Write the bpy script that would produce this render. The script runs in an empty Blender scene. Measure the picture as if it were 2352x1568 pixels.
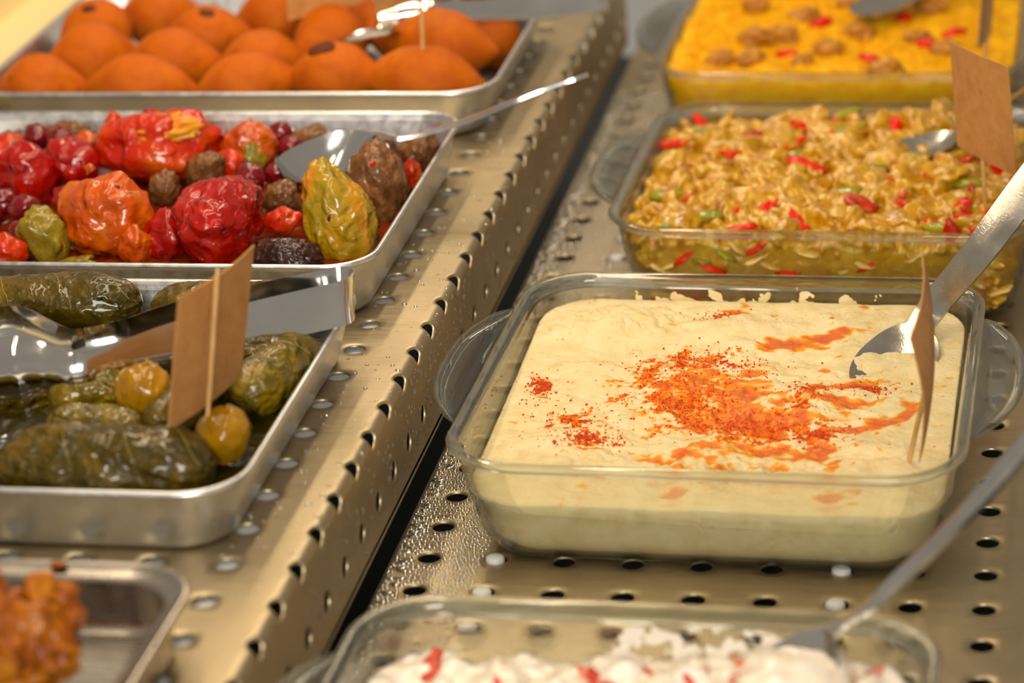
import bpy, math, random
import numpy as np
from mathutils import Vector, Matrix, noise

random.seed(7)
scene = bpy.context.scene
COL = scene.collection
CM = 0.01                      # everything below is written in centimetres
ZL = 6.566                     # top of the raised perforated shelf
PITCH = 3.0                    # hole spacing of both shelves

# ------------------------------------------------------------------ camera
yaw, pit, rol = 0.21024, 0.39806, -0.06666
fw = Vector((-math.sin(yaw) * math.cos(pit), math.cos(yaw) * math.cos(pit), -math.sin(pit)))
rt0 = Vector((math.cos(yaw), math.sin(yaw), 0)); up0 = rt0.cross(fw)
rt = rt0 * math.cos(rol) + up0 * math.sin(rol); up = up0 * math.cos(rol) - rt0 * math.sin(rol)
cd = bpy.data.cameras.new('camera'); cam = bpy.data.objects.new('camera', cd); COL.objects.link(cam)
cam.matrix_world = Matrix(((rt.x, up.x, -fw.x, 0.2614), (rt.y, up.y, -fw.y, -1.0215), (rt.z, up.z, -fw.z, 0.5427), (0, 0, 0, 1)))
cd.sensor_width = 36.0; cd.lens = 36.0 * 6198.0 / 2352.0
cd.clip_start = 0.05; cd.clip_end = 30
cd.dof.use_dof = True; cd.dof.focus_distance = 1.25; cd.dof.aperture_fstop = 6.6
scene.camera = cam

# ------------------------------------------------------------------ world, lamps, exposure
w = bpy.data.worlds.new('shop_interior'); scene.world = w; w.use_nodes = True
w.node_tree.nodes['Background'].inputs[0].default_value = (1.0, 0.89, 0.74, 1)
w.node_tree.nodes['Background'].inputs[1].default_value = 0.38

def area(name, loc, sx, sy, watts, col, rot=(0, 0, 0)):
    l = bpy.data.lights.new(name, 'AREA'); l.shape = 'RECTANGLE'; l.size = sx * CM; l.size_y = sy * CM
    l.energy = watts; l.color = col
    o = bpy.data.objects.new(name, l); COL.objects.link(o)
    o.location = [c * CM for c in loc]; o.rotation_euler = rot
    return o
WARM = (1.0, 0.82, 0.58)
area('case_tube_lamp', (-3, 40, 62), 3.5, 130, 3.5, WARM)        # the two tubes of the case canopy
area('case_tube_lamp', (-21, 40, 62), 3.5, 130, 3.5, WARM)
area('front_fill_lamp', (45, -215, 105), 80, 60, 50.0, (1.0, 0.95, 0.86), (math.radians(64), 0, math.radians(9)))   # unseen lamp added behind the camera to light the shaded dish fronts
scene.view_settings.view_transform = 'Standard'; scene.view_settings.look = 'None'
scene.view_settings.gamma = 1.0; scene.view_settings.use_curve_mapping = False
scene.view_settings.exposure = -0.28
scene.cycles.use_denoising = True
scene.cycles.max_bounces = 14; scene.cycles.transmission_bounces = 12; scene.cycles.transparent_max_bounces = 12
scene.cycles.glossy_bounces = 5; scene.cycles.diffuse_bounces = 4
scene.cycles.caustics_refractive = True; scene.cycles.caustics_reflective = False
scene.cycles.blur_glossy = 0.6; scene.cycles.sample_clamp_indirect = 6.0

# ------------------------------------------------------------------ materials
def srgb(r, g, b):
    f = lambda c: (c / 255) / 12.92 if c / 255 <= 0.04045 else ((c / 255 + 0.055) / 1.055) ** 2.4
    return (f(r), f(g), f(b), 1)

class M:
    """small node-tree writer around one Principled BSDF"""
    def __init__(s, name, color=(128, 128, 128), rough=0.5, metal=0.0, **kw):
        s.m = bpy.data.materials.new(name); s.m.use_nodes = True
        s.n = s.m.node_tree.nodes; s.l = s.m.node_tree.links; s.b = s.n['Principled BSDF']
        s.set('Base Color', srgb(*color)); s.set('Roughness', rough); s.set('Metallic', metal)
        for k, v in kw.items(): s.set(k.replace('_', ' '), v)
        s.tc = None
    def set(s, k, v): s.b.inputs[k].default_value = v
    def coord(s):
        if not s.tc: s.tc = s.n.new('ShaderNodeTexCoord')
        return s.tc.outputs['Object']
    def noise(s, scale, detail=4, rough=0.55, dist=0.0, stretch=None):
        t = s.n.new('ShaderNodeTexNoise')
        t.inputs['Scale'].default_value = scale; t.inputs['Detail'].default_value = detail
        t.inputs['Roughness'].default_value = rough; t.inputs['Distortion'].default_value = dist
        c = s.coord()
        if stretch:
            mp = s.n.new('ShaderNodeMapping'); mp.inputs['Scale'].default_value = stretch
            s.l.new(c, mp.inputs['Vector']); c = mp.outputs['Vector']
        s.l.new(c, t.inputs['Vector']); return t.outputs['Fac']
    def ridged(s, scale, dist=0.5, stretch=None, detail=4):
        t = s.n.new('ShaderNodeTexNoise'); t.noise_type = 'RIDGED_MULTIFRACTAL'; t.normalize = True
        t.inputs['Scale'].default_value = scale; t.inputs['Detail'].default_value = detail; t.inputs['Distortion'].default_value = dist
        mp = s.n.new('ShaderNodeMapping'); mp.inputs['Scale'].default_value = stretch or (1, 1, 1); mp.inputs['Rotation'].default_value = (0.4, 0.3, 0.2)
        s.l.new(s.coord(), mp.inputs['Vector']); s.l.new(mp.outputs['Vector'], t.inputs['Vector']); return t.outputs['Fac']
    def voronoi(s, scale, feature='F1'):
        t = s.n.new('ShaderNodeTexVoronoi'); t.feature = feature; t.inputs['Scale'].default_value = scale
        s.l.new(s.coord(), t.inputs['Vector']); return t.outputs['Distance']
    def attr(s, name):
        t = s.n.new('ShaderNodeAttribute'); t.attribute_name = name; return t
    def ramp(s, fac, stops):
        r = s.n.new('ShaderNodeValToRGB'); e = r.color_ramp.elements
        while len(e) < len(stops): e.new(0.5)
        for el, (p, c) in zip(e, stops): el.position = p; el.color = srgb(*c) if len(c) == 3 else c
        s.l.new(fac, r.inputs['Fac']); return r.outputs['Color']
    def mix(s, fac, a, b):
        x = s.n.new('ShaderNodeMix'); x.data_type = 'RGBA'
        for sock, v in ((x.inputs['Factor'], fac), (x.inputs['A'], a), (x.inputs['B'], b)):
            if hasattr(v, 'links'): s.l.new(v, sock)
            else: sock.default_value = v
        return x.outputs['Result']
    def to(s, k, out): s.l.new(out, s.b.inputs[k]); return s
    def maprange(s, fac, a, b, c, d):
        x = s.n.new('ShaderNodeMapRange'); s.l.new(fac, x.inputs['Value'])
        for k, v in zip(('From Min', 'From Max', 'To Min', 'To Max'), (a, b, c, d)): x.inputs[k].default_value = v
        return x.outputs['Result']
    def bump(s, fac, strength, dist=0.001):
        b = s.n.new('ShaderNodeBump'); b.inputs['Strength'].default_value = strength; b.inputs['Distance'].default_value = dist
        s.l.new(fac, b.inputs['Height'])
        cur = s.b.inputs['Normal'].links
        if cur: s.l.new(cur[0].from_socket, b.inputs['Normal'])
        s.l.new(b.outputs['Normal'], s.b.inputs['Normal']); return s

MAT = {}
def steel(name, col, rough, grain=(1, 18, 1), spread=0.10):
    m = M(name, col, rough, 1.0)
    n = m.noise(55, 5, 0.6, stretch=grain)
    m.to('Roughness', m.maprange(n, 0.3, 0.7, rough - spread, rough + spread))
    n2 = m.noise(14, 4, 0.6)
    m.to('Base Color', m.ramp(n2, [(0.3, tuple(int(c * 0.88) for c in col)), (0.7, col)]))
    return m
MAT['shelf'] = steel('perforated_stainless_sheet', (190, 172, 138), 0.46).m
MAT['steel'] = steel('polished_cutlery_steel', (232, 230, 226), 0.12, (1, 1, 1), 0.05).m
m = steel('scratched_spoon_steel', (214, 206, 192), 0.22, (1, 1, 1), 0.10); m.bump(m.noise(600, 3, 0.6, 1.0), 0.15, 0.0004); MAT['scratched'] = m.m
m = steel('cast_aluminium', (230, 230, 230), 0.36, (3, 3, 3), 0.10); m.bump(m.noise(160, 4, 0.6), 0.10, 0.001); MAT['alu'] = m.m
MAT['traysteel'] = steel('flanged_tray_steel', (205, 194, 180), 0.27).m
MAT['dark'] = M('dark_case_floor', (26, 22, 18), 0.6).m
MAT['liner'] = M('white_liner_board', (226, 222, 214), 0.6).m
MAT['lightspot'] = M('white_light_spot', (206, 204, 198), 0.5).m  # white of the discs that stand in for light in the shelf holes
m = M('cream_painted_panel', (236, 214, 158), 0.45); m.to('Roughness', m.maprange(m.noise(20), 0.3, 0.7, 0.4, 0.5)); MAT['cream'] = m.m
def glass(name, col, rough=0.0, ior=1.5):
    m = M(name, (255, 255, 255), rough, 0.0); m.set('Base Color', (*col, 1)); m.set('Transmission Weight', 1.0); m.set('IOR', ior); return m
def thick_glass(name, tint, straight):
    """refracting glass mixed with a straight-through share, so that the food behind the walls stays lit"""
    m = glass(name, tint, 0.0, 1.47)
    tr = m.n.new('ShaderNodeBsdfTransparent'); tr.inputs['Color'].default_value = (tint[0] * 0.985, tint[1] * 0.99, tint[2] * 0.985, 1)
    gs = m.n.new('ShaderNodeBsdfGlossy'); gs.inputs['Roughness'].default_value = 0.02
    lw = m.n.new('ShaderNodeLayerWeight'); lw.inputs['Blend'].default_value = 0.5
    pw = m.n.new('ShaderNodeMath'); pw.operation = 'POWER'; pw.inputs[1].default_value = 4.0; m.l.new(lw.outputs['Facing'], pw.inputs[0])
    fr = m.n.new('ShaderNodeMath'); fr.operation = 'MULTIPLY_ADD'; fr.inputs[1].default_value = 0.85; fr.inputs[2].default_value = 0.05; m.l.new(pw.outputs[0], fr.inputs[0])
    wall = m.n.new('ShaderNodeMixShader'); m.l.new(fr.outputs[0], wall.inputs[0]); m.l.new(tr.outputs[0], wall.inputs[1]); m.l.new(gs.outputs[0], wall.inputs[2])
    mx = m.n.new('ShaderNodeMixShader'); mx.inputs[0].default_value = straight
    m.l.new(m.b.outputs[0], mx.inputs[1]); m.l.new(wall.outputs[0], mx.inputs[2]); m.l.new(mx.outputs[0], m.n['Material Output'].inputs['Surface'])
    return m.m
MAT['glass'] = thick_glass('clear_oven_glass', (0.975, 0.985, 0.975), 0.72)
MAT['glasslug'] = thick_glass('glass_lug', (0.95, 0.98, 0.975), 0.58)
MAT['glassrim'] = thick_glass('thick_glass_edge', (0.92, 0.972, 0.975), 0.42)
m = glass('condensation_water', (1, 1, 1), 0.0, 1.33)
gl = m.n.new('ShaderNodeBsdfGlossy'); gl.inputs['Color'].default_value = (0.95, 0.92, 0.85, 1); gl.inputs['Roughness'].default_value = 0.16
mx = m.n.new('ShaderNodeMixShader'); mx.inputs[0].default_value = 0.30
m.l.new(m.b.outputs[0], mx.inputs[1]); m.l.new(gl.outputs[0], mx.inputs[2]); m.l.new(mx.outputs[0], m.n['Material Output'].inputs['Surface'])
MAT['water'] = m.m
m = M('kraft_paper', (196, 138, 74), 0.8); m.to('Base Color', m.ramp(m.noise(120, 5, 0.7), [(0.3, (180, 122, 60)), (0.7, (206, 148, 84))])); m.bump(m.noise(900, 3), 0.15, 0.0005); MAT['kraft'] = m.m
m = M('pale_wooden_pick', (214, 168, 104), 0.6); m.to('Base Color', m.ramp(m.noise(90, 3, 0.5, stretch=(8, 8, 1)), [(0.3, (196, 146, 84)), (0.7, (226, 184, 122))])); MAT['wood'] = m.m

def food(name, stops, rough, scale, coat=0.0, bumps=(), sss=0.0, dist=0.6, detail=5):
    m = M(name, stops[-1][1], rough)
    m.to('Base Color', m.ramp(m.noise(scale, detail, 0.6, dist), stops))
    m.set('Specular IOR Level', 0.18)
    if coat: m.set('Coat Weight', coat * 0.75); m.set('Coat Roughness', 0.05)
    if sss: m.set('Subsurface Weight', sss); m.set('Subsurface Radius', (0.006, 0.003, 0.0015)); m.set('Subsurface Scale', 0.6)
    for b_ in bumps:
        if b_[0] == 'r': m.bump(m.ridged(b_[1], 0.8, b_[4]), b_[2], b_[3])
        else: m.bump(m.noise(b_[0], 4, 0.6, 0.8), b_[1], b_[2])
    return m
MAT['kibbeh'] = food('fried_crust', [(0.25, (167, 68, 0)), (0.55, (193, 95, 0)), (0.8, (207, 119, 3))], 0.6, 45, 0.0, ((700, 0.5, 0.0008), (220, 0.35, 0.0015))).m
MAT['burnt'] = food('burnt_crust', [(0.3, (60, 26, 10)), (0.7, (110, 50, 12))], 0.6, 200).m
W = (('r', 85, 0.9, 0.006, (1, 1, 0.4)), ('r', 200, 0.6, 0.0022, (1, 0.5, 1)))
MAT['redpep'] = food('red_pepper_skin', [(0.3, (127, 5, 0)), (0.6, (169, 14, 0)), (0.85, (189, 43, 1))], 0.24, 55, 0.7, W).m
MAT['redorange'] = food('red_orange_pepper_skin', [(0.28, (167, 10, 0)), (0.48, (189, 39, 0)), (0.72, (205, 95, 3))], 0.25, 40, 0.7, W).m
MAT['orange'] = food('orange_pepper_skin', [(0.25, (167, 50, 0)), (0.5, (190, 77, 0)), (0.66, (198, 104, 3)), (0.82, (149, 115, 7))], 0.25, 42, 0.7, W).m
MAT['yellowpep'] = food('yellow_green_pepper_skin', [(0.28, (127, 108, 12)), (0.48, (167, 131, 16)), (0.62, (192, 120, 12)), (0.8, (198, 93, 9))], 0.24, 38, 0.7, W).m
MAT['olive'] = food('olive_pepper_skin', [(0.3, (104, 92, 16)), (0.6, (146, 122, 22)), (0.85, (176, 120, 20))], 0.28, 60, 0.6, W).m
MAT['cherry'] = food('dark_red_berry_skin', [(0.3, (75, 3, 10)), (0.6, (118, 9, 18)), (0.85, (144, 27, 27))], 0.22, 90, 0.8, (('r', 170, 0.5, 0.002, (1, 1, 1)),)).m
MAT['eggplant'] = food('brown_dried_eggplant_skin', [(0.25, (62, 34, 12)), (0.5, (108, 66, 30)), (0.75, (158, 106, 56))], 0.34, 80, 0.45, (('r', 130, 0.9, 0.004, (1, 1, 0.3)), ('r', 330, 0.5, 0.0015, (1, 1, 1)))).m
MAT['darkegg'] = food('dark_dried_eggplant_skin', [(0.3, (30, 12, 6)), (0.6, (62, 28, 16)), (0.85, (96, 52, 30))], 0.30, 80, 0.5, (('r', 170, 0.9, 0.003, (1, 1, 0.6)),)).m
MAT['filling'] = food('rice_filling', [(0.3, (214, 96, 4)), (0.5, (212, 140, 14)), (0.75, (224, 178, 56))], 0.35, 90, 0.3, ((500, 0.5, 0.0015),)).m
m = food('vine_leaf', [(0.25, (40, 33, 0)), (0.48, (73, 58, 0)), (0.68, (109, 82, 0)), (0.88, (156, 118, 8))], 0.34, 52, 0.6, (('r', 95, 0.9, 0.005, (1, 1, 1)), ('r', 300, 0.6, 0.0014, (1, 1, 1))), dist=1.2); MAT['leaf'] = m.m
m = food('pale_vine_leaf', [(0.25, (64, 53, 0)), (0.5, (105, 85, 0)), (0.75, (156, 123, 8))], 0.30, 52, 0.6, (('r', 95, 0.9, 0.005, (1, 1, 1)), ('r', 300, 0.6, 0.0014, (1, 1, 1))), dist=1.2); MAT['leafpale'] = m.m
MAT['vein'] = M('leaf_vein', (150, 132, 50), 0.4).m
MAT['onion'] = food('stewed_onion', [(0.3, (140, 96, 2)), (0.6, (172, 124, 10)), (0.85, (198, 156, 40))], 0.18, 40, 0.7, ((120, 0.2, 0.002),), 0.25).m
MAT['fritter'] = food('fritter_batter', [(0.25, (92, 38, 0)), (0.45, (150, 74, 0)), (0.62, (190, 114, 4)), (0.82, (206, 150, 26))], 0.45, 70, 0.3, ((260, 0.5, 0.002),)).m
MAT['meat'] = food('browned_meat', [(0.25, (120, 62, 8)), (0.45, (176, 110, 20)), (0.75, (216, 160, 60))], 0.42, 110, 0.3, ((300, 0.5, 0.002),)).m
MAT['redbit'] = food('red_pepper_flesh', [(0.3, (196, 10, 0)), (0.6, (220, 36, 0)), (0.85, (230, 100, 4))], 0.35, 90, 0.3, ((300, 0.2, 0.001),)).m
MAT['greenbit'] = food('green_pepper_flesh', [(0.3, (120, 120, 14)), (0.7, (164, 150, 28))], 0.25, 70, 0.5).m
MAT['grain'] = food('yellow_rice', [(0.3, (240, 160, 0)), (0.55, (248, 186, 4)), (0.8, (252, 208, 50))], 0.5, 140, 0.0, ((380, 0.7, 0.003),)).m
MAT['onionbit'] = food('pale_onion_flesh', [(0.3, (206, 150, 40)), (0.7, (232, 200, 120))], 0.25, 60, 0.5).m
m = M('paprika', (190, 48, 6), 0.7); m.to('Base Color', m.ramp(m.noise(700, 3), [(0.3, (172, 30, 0)), (0.7, (214, 76, 4))])); MAT['paprika'] = m.m
m = M('lumpy_salad', (200, 160, 50), 0.26); c0 = m.ramp(m.noise(150, 5, 0.6, 0.8), [(0.28, (160, 100, 0)), (0.45, (190, 136, 8)), (0.6, (206, 158, 28)), (0.78, (222, 188, 84))])
c1 = m.ramp(m.noise(60, 3, 0.5), [(0.35, (204, 122, 4)), (0.65, (190, 150, 14))]); m.to('Base Color', m.mix(m.maprange(m.noise(70, 4), 0.5, 0.7, 0.0, 0.6), c0, c1)); m.set('Coat Weight', 0.5); m.set('Coat Roughness', 0.1); m.bump(m.noise(420, 4), 0.4, 0.0015); MAT['salad'] = m.m
m = M('yogurt', (244, 232, 212), 0.35); m.to('Base Color', m.ramp(m.noise(110, 4), [(0.3, (240, 218, 190)), (0.55, (246, 234, 214)), (0.8, (236, 230, 226))])); m.set('Coat Weight', 0.3); MAT['yogurt'] = m.m
MAT['smear'] = M('thin_yogurt_smear', (226, 218, 204), 0.4).m
MAT['beet'] = food('pink_red_salad_piece', [(0.3, (190, 50, 34)), (0.55, (216, 92, 62)), (0.75, (236, 176, 148))], 0.3, 90, 0.4).m
# hummus: cream paste with orange oil and paprika dust where they were poured and sprinkled
m = M('hummus_paste', (240, 214, 156), 0.42); m.set('Specular IOR Level', 0.22)
base = m.ramp(m.noise(90, 6, 0.65), [(0.3, (222, 196, 134)), (0.5, (234, 212, 158)), (0.8, (242, 226, 182))])
at_ = m.attr('spice'); sep = m.n.new('ShaderNodeSeparateColor'); m.l.new(at_.outputs['Color'], sep.inputs['Color'])
oilc = m.ramp(m.noise(120, 4), [(0.3, (214, 84, 0)), (0.7, (238, 146, 6))])
thin = m.ramp(sep.outputs['Green'], [(0.0, (242, 196, 96)), (0.35, (240, 168, 30)), (0.75, (230, 112, 2)), (1.0, (208, 74, 0))])
c1 = m.mix(m.maprange(sep.outputs['Green'], 0.0, 0.3, 0.0, 1.0), base, m.mix(0.35, thin, oilc))
papc = m.ramp(m.noise(500, 3), [(0.3, (196, 56, 0)), (0.5, (232, 116, 0)), (0.7, (244, 158, 10))])
pthin = m.ramp(sep.outputs['Red'], [(0.0, (244, 176, 30)), (0.4, (238, 138, 0)), (0.75, (222, 96, 0)), (1.0, (196, 62, 0))])
c2 = m.mix(m.maprange(sep.outputs['Red'], 0.04, 0.32, 0.0, 1.0), c1, m.mix(0.4, pthin, papc))
m.to('Base Color', c2); m.to('Roughness', m.maprange(sep.outputs['Green'], 0.1, 0.7, 0.45, 0.10)); m.to('Specular IOR Level', m.maprange(sep.outputs['Green'], 0.4, 1.0, 0.2, 0.55))
m.bump(m.noise(520, 5, 0.7), 0.55, 0.0016); m.bump(m.noise(170, 5, 0.65, 0.4), 0.25, 0.003); MAT['hummus'] = m.m

# ------------------------------------------------------------------ object helpers
ORIGIN = {}
def mesh_obj(name, V, F, mat, parent=None, origin=(0, 0, 0), smooth=True, angle=None):
    """one mesh object; V in world centimetres; a part hangs under its thing's Empty, a sub-part under its part"""
    o0 = ORIGIN[parent.name] if parent else origin
    me = bpy.data.meshes.new(name)
    V = (np.asarray(V, float) - np.asarray(o0, float)) * CM
    me.from_pydata(V.tolist(), [], F if isinstance(F, list) else F.tolist())
    if smooth: me.polygons.foreach_set('use_smooth', [True] * len(me.polygons))
    me.materials.append(MAT[mat]); me.update()
    if angle is not None: me.set_sharp_from_angle(angle=math.radians(angle))
    o = bpy.data.objects.new(name, me); COL.objects.link(o)
    if parent: o.parent = parent
    else: o.location = [c * CM for c in o0]
    ORIGIN[o.name] = o0
    return o
def thing(name, label, cat, origin, group=None):
    o = bpy.data.objects.new(name, None); COL.objects.link(o); o.empty_display_size = 0.02
    o.location = [c * CM for c in origin]; ORIGIN[o.name] = tuple(origin)
    o['label'] = label; o['category'] = cat
    if group: o['group'] = group
    return o
def tag(o, label, cat, group=None):
    o['label'] = label; o['category'] = cat
    if group: o['group'] = group
    return o
def structure(o, label, cat=None):
    o['kind'] = 'structure'; o['label'] = label; return o

def rr_loop(x0, x1, y0, y1, r, z, n=10):
    """rounded rectangle, counter-clockwise"""
    r = max(r, 0.05); P = []
    for cx, cy, a0 in ((x1 - r, y0 + r, -90), (x1 - r, y1 - r, 0), (x0 + r, y1 - r, 90), (x0 + r, y0 + r, 180)):
        for k in range(n + 1):
            a = math.radians(a0 + 90 * k / n); P.append((cx + r * math.cos(a), cy + r * math.sin(a), z))
    return P
def loft(loops, cap0=False, cap1=False):
    n = len(loops[0]); V = [p for l in loops for p in l]; F = []
    for i in range(len(loops) - 1):
        for k in range(n):
            k2 = (k + 1) % n; F.append([i * n + k, i * n + k2, (i + 1) * n + k2, (i + 1) * n + k])
    if cap0: F.append(list(range(n))[::-1])
    if cap1: F.append([(len(loops) - 1) * n + k for k in range(n)])
    return V, F
def rotz(V, c, deg):
    V = np.asarray(V, float); a = math.radians(deg); ca, sa = math.cos(a), math.sin(a)
    x, y = V[:, 0] - c[0], V[:, 1] - c[1]; W_ = V.copy()
    W_[:, 0] = c[0] + ca * x - sa * y; W_[:, 1] = c[1] + sa * x + ca * y; return W_

_ico = {}
def ico(sub):
    if sub not in _ico:
        import bmesh
        bm = bmesh.new(); bmesh.ops.create_icosphere(bm, subdivisions=sub, radius=1.0)
        bm.verts.ensure_lookup_table()
        _ico[sub] = (np.array([v.co[:] for v in bm.verts]), [[v.index for v in f.verts] for f in bm.faces]); bm.free()
    return _ico[sub]
def frame(axis):
    a = Vector(axis).normalized(); t = Vector((0, 0, 1)) if abs(a.z) < 0.9 else Vector((0, -1, 0))
    x = t.cross(a).normalized(); y = a.cross(x)
    return np.array([x[:], y[:], a[:]])            # rows: local x, y, z in world
def fb(p, seed, oct_=3):
    s = 0; a = 1.0; q = Vector(p) + Vector((seed * 7.13, seed * 3.7, seed * 1.9))
    for _ in range(oct_): s += a * noise.noise(q); q = q * 2.03; a *= 0.5
    return s
def blob(name, c, r, mat, parent=None, axis=(0, 0, 1), seed=0, amp=0.1, freq=1.5, wr=0.0, wfreq=3.0, along=1.0, sub=5, taper=0.0, tip=0.0, floor=None, dent=None, origin=None):
    """wrinkled ellipsoid: amp = low lumps, wr = ridged creases (stretched along the long axis by `along`)"""
    U, F = ico(sub); R_ = frame(axis); r = np.asarray(r, float); V = np.empty_like(U)
    for i, u in enumerate(U):
        k = 1 + amp * fb(u * freq, seed, 2)
        if wr:
            q = Vector((u[0] * wfreq, u[1] * wfreq, u[2] * wfreq / along)); wv = 1.1 * noise.noise(q * 0.6 + Vector((seed, 9, 4)))
            n1 = noise.noise(q + Vector((wv * 2, seed * 2.1, wv))); n2 = noise.noise(q * 2.1 + Vector((seed, wv * 3, 5)))
            n3 = noise.noise(q * 3.9 + Vector((wv * 2, 3, seed)))
            k += wr * (math.exp(-abs(n1) * 6) * 0.8 + math.exp(-abs(n2) * 6) * 0.3 + math.exp(-abs(n3) * 6) * 0.10 - 0.5)
        if dent:
            d = float(np.dot(u, dent[0])); k -= dent[1] * math.exp(-((1 - d) / dent[2]) ** 2)
        p = u * r * k
        s = 1 - taper * u[2]
        if tip: s *= (1 - tip * abs(u[2]) ** 3); p[2] *= 1 + tip * 0.35 * u[2] ** 4
        p[0] *= s; p[1] *= s
        V[i] = p
    V = V @ R_ + np.asarray(c, float)
    if floor is not None: V[:, 2] = np.maximum(V[:, 2], floor)
    og = origin if origin is not None else (c[0], c[1], float(V[:, 2].min()))
    return mesh_obj(name, V, F, mat, parent, og)

def cr(pts, n):
    """Catmull-Rom through pts, n samples per span"""
    P = [np.asarray(p, float) for p in pts]; P = [2 * P[0] - P[1]] + P + [2 * P[-1] - P[-2]]; out = []
    for i in range(1, len(P) - 2):
        for k in range(n):
            t = k / n; a, b, c, d = P[i - 1:i + 3]
            out.append(0.5 * (2 * b + (c - a) * t + (2 * a - 5 * b + 4 * c - d) * t * t + (3 * b - 3 * c + d - a) * t ** 3))
    out.append(P[-2]); return np.array(out)
def strip(path, wid, side, depth, thick, ns=8):
    """sheet-metal strip along path: width wid(i), width direction side(i), cross-section dished by depth(i)"""
    n = len(path); V = []; F = []
    tang = np.gradient(path, axis=0); m_ = ns + 1
    for i in range(n):
        t = tang[i] / np.linalg.norm(tang[i]); s = np.asarray(side[i], float); s = s - t * s.dot(t); s /= np.linalg.norm(s); nn = np.cross(s, t)
        for j in range(m_):
            v = -1 + 2 * j / ns; V.append(path[i] + s * v * wid[i] / 2 - nn * depth[i] * (1 - v * v))
        for j in range(m_):
            v = -1 + 2 * j / ns; V.append(path[i] + s * v * wid[i] / 2 - nn * (depth[i] * (1 - v * v) + thick))
    for i in range(n - 1):
        a, b = i * 2 * m_, (i + 1) * 2 * m_
        for j in range(ns):
            F.append([a + j, a + j + 1, b + j + 1, b + j]); F.append([a + m_ + j, b + m_ + j, b + m_ + j + 1, a + m_ + j + 1])
        F.append([a, b, b + m_, a + m_]); F.append([a + ns, a + m_ + ns, b + m_ + ns, b + ns])
    for a, fl in ((0, 1), ((n - 1) * 2 * m_, 0)):
        for j in range(ns):
            q = [a + j, a + j + 1, a + m_ + j + 1, a + m_ + j]; F.append(q[::-1] if fl else q)
    return np.array(V), F

# ------------------------------------------------------------------ the setting
HR = 0.49                                          # hole radius
def perforated(cells, smap, thick, nseg=32, rings=3):
    """sheet made of square cells with a round hole each: cells = (s, y) centres; smap(s, y, depth) -> xyz"""
    V = []; F = []; h = PITCH / 2
    for (s0, y0) in cells:
        base = len(V); L = []
        for (rad, dep) in ((HR, thick), (HR, 0.04), (HR + 0.04, 0.0)):
            L.append([(s0 + rad * math.cos(2 * math.pi * k / nseg), y0 + rad * math.sin(2 * math.pi * k / nseg), dep) for k in range(nseg)])
        sq = []
        for k in range(nseg):
            a = 2 * math.pi * k / nseg; c, s = math.cos(a), math.sin(a); q = h / max(abs(c), abs(s)); sq.append((c * q, s * q))
        for t in range(1, rings + 1):
            f = t / rings
            L.append([(s0 + (HR + 0.04) * math.cos(2 * math.pi * k / nseg) * (1 - f) + sq[k][0] * f, y0 + (HR + 0.04) * math.sin(2 * math.pi * k / nseg) * (1 - f) + sq[k][1] * f, 0.0) for k in range(nseg)])
        for loop in L: V += [smap(*p) for p in loop]
        for i in range(len(L) - 1):
            for k in range(nseg):
                k2 = (k + 1) % nseg; F.append([base + i * nseg + k, base + (i + 1) * nseg + k, base + (i + 1) * nseg + k2, base + i * nseg + k2])
    return V, F
def weld(o, d=0.0002):
    import bmesh
    bm = bmesh.new(); bm.from_mesh(o.data); bmesh.ops.remove_doubles(bm, verts=bm.verts, dist=d); bm.to_mesh(o.data); bm.free()

# lower shelf: flat, left edge turned down
Y0, Y1 = -13, 28                                   # rows of holes
cells = [(PITCH * i, PITCH * j) for i in range(0, 12) for j in range(Y0, Y1)]
V, F = perforated(cells, lambda s, y, d: (s, y, -d), 0.12)
ya, yb = PITCH * Y0 - 1.5, PITCH * Y1 - 1.5
prof = [(-1.5, 0.0)] + [(-1.5 - 0.25 * math.sin(a), -0.25 + 0.25 * math.cos(a)) for a in np.linspace(0.2, math.pi / 2, 6)] + [(-1.75, -2.2)]
b = len(V)
for x, z in prof: V += [(x, ya, z), (x, yb, z)]
for i in range(len(prof) - 1): F.append([b + 2 * i, b + 2 * i + 1, b + 2 * i + 3, b + 2 * i + 2])
o = mesh_obj('floor_lower_shelf', V, F, 'shelf'); weld(o); structure(o, 'lower perforated stainless shelf under the glass dishes')

# raised shelf: top, rounded nose with holes across the bend, front face
BR = 0.45; XB = -2.1; SL = -1.65                   # bend radius, start of bend, column of holes on the bend
YO = -1.40
def smap(s, y, d):
    if s <= XB: return (s, y, ZL - d)
    a = (s - XB) / BR
    if a <= math.pi / 2:
        return (XB + (BR - d) * math.sin(a), y, ZL - BR + (BR - d) * math.cos(a))
    return (XB + BR - d, y, ZL - BR - (s - XB - BR * math.pi / 2))
cells = [(SL + PITCH * i, YO + PITCH * j) for i in range(-11, 0) for j in range(-13, 25)]
V, F = perforated(cells, smap, 0.12)
cells2 = [(SL + PITCH * i, YO + PITCH * j) for i in (0, 1) for j in range(-13, 25)]
V2, F2 = perforated(cells2, smap, 0.12, 48, 7)
b = len(V); V += V2; F += [[q + b for q in f] for f in F2]
ya, yb = YO - 13 * PITCH - 1.5, YO + 24 * PITCH + 1.5
s_end = SL + 4.5; b = len(V)
tail = [smap(s_end, 0, 0), smap(s_end + 0.35, 0, 0), smap(s_end + 0.38, 0, 0.1), smap(s_end + 0.0, 0, 0.25)]
for x, _, z in tail: V += [(x, ya, z), (x, yb, z)]
for i in range(len(tail) - 1): F.append([b + 2 * i, b + 2 * i + 1, b + 2 * i + 3, b + 2 * i + 2])
o = mesh_obj('floor_raised_shelf', V, F, 'shelf'); weld(o); structure(o, 'raised perforated stainless shelf with a row of holes across its bent edge')

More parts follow.
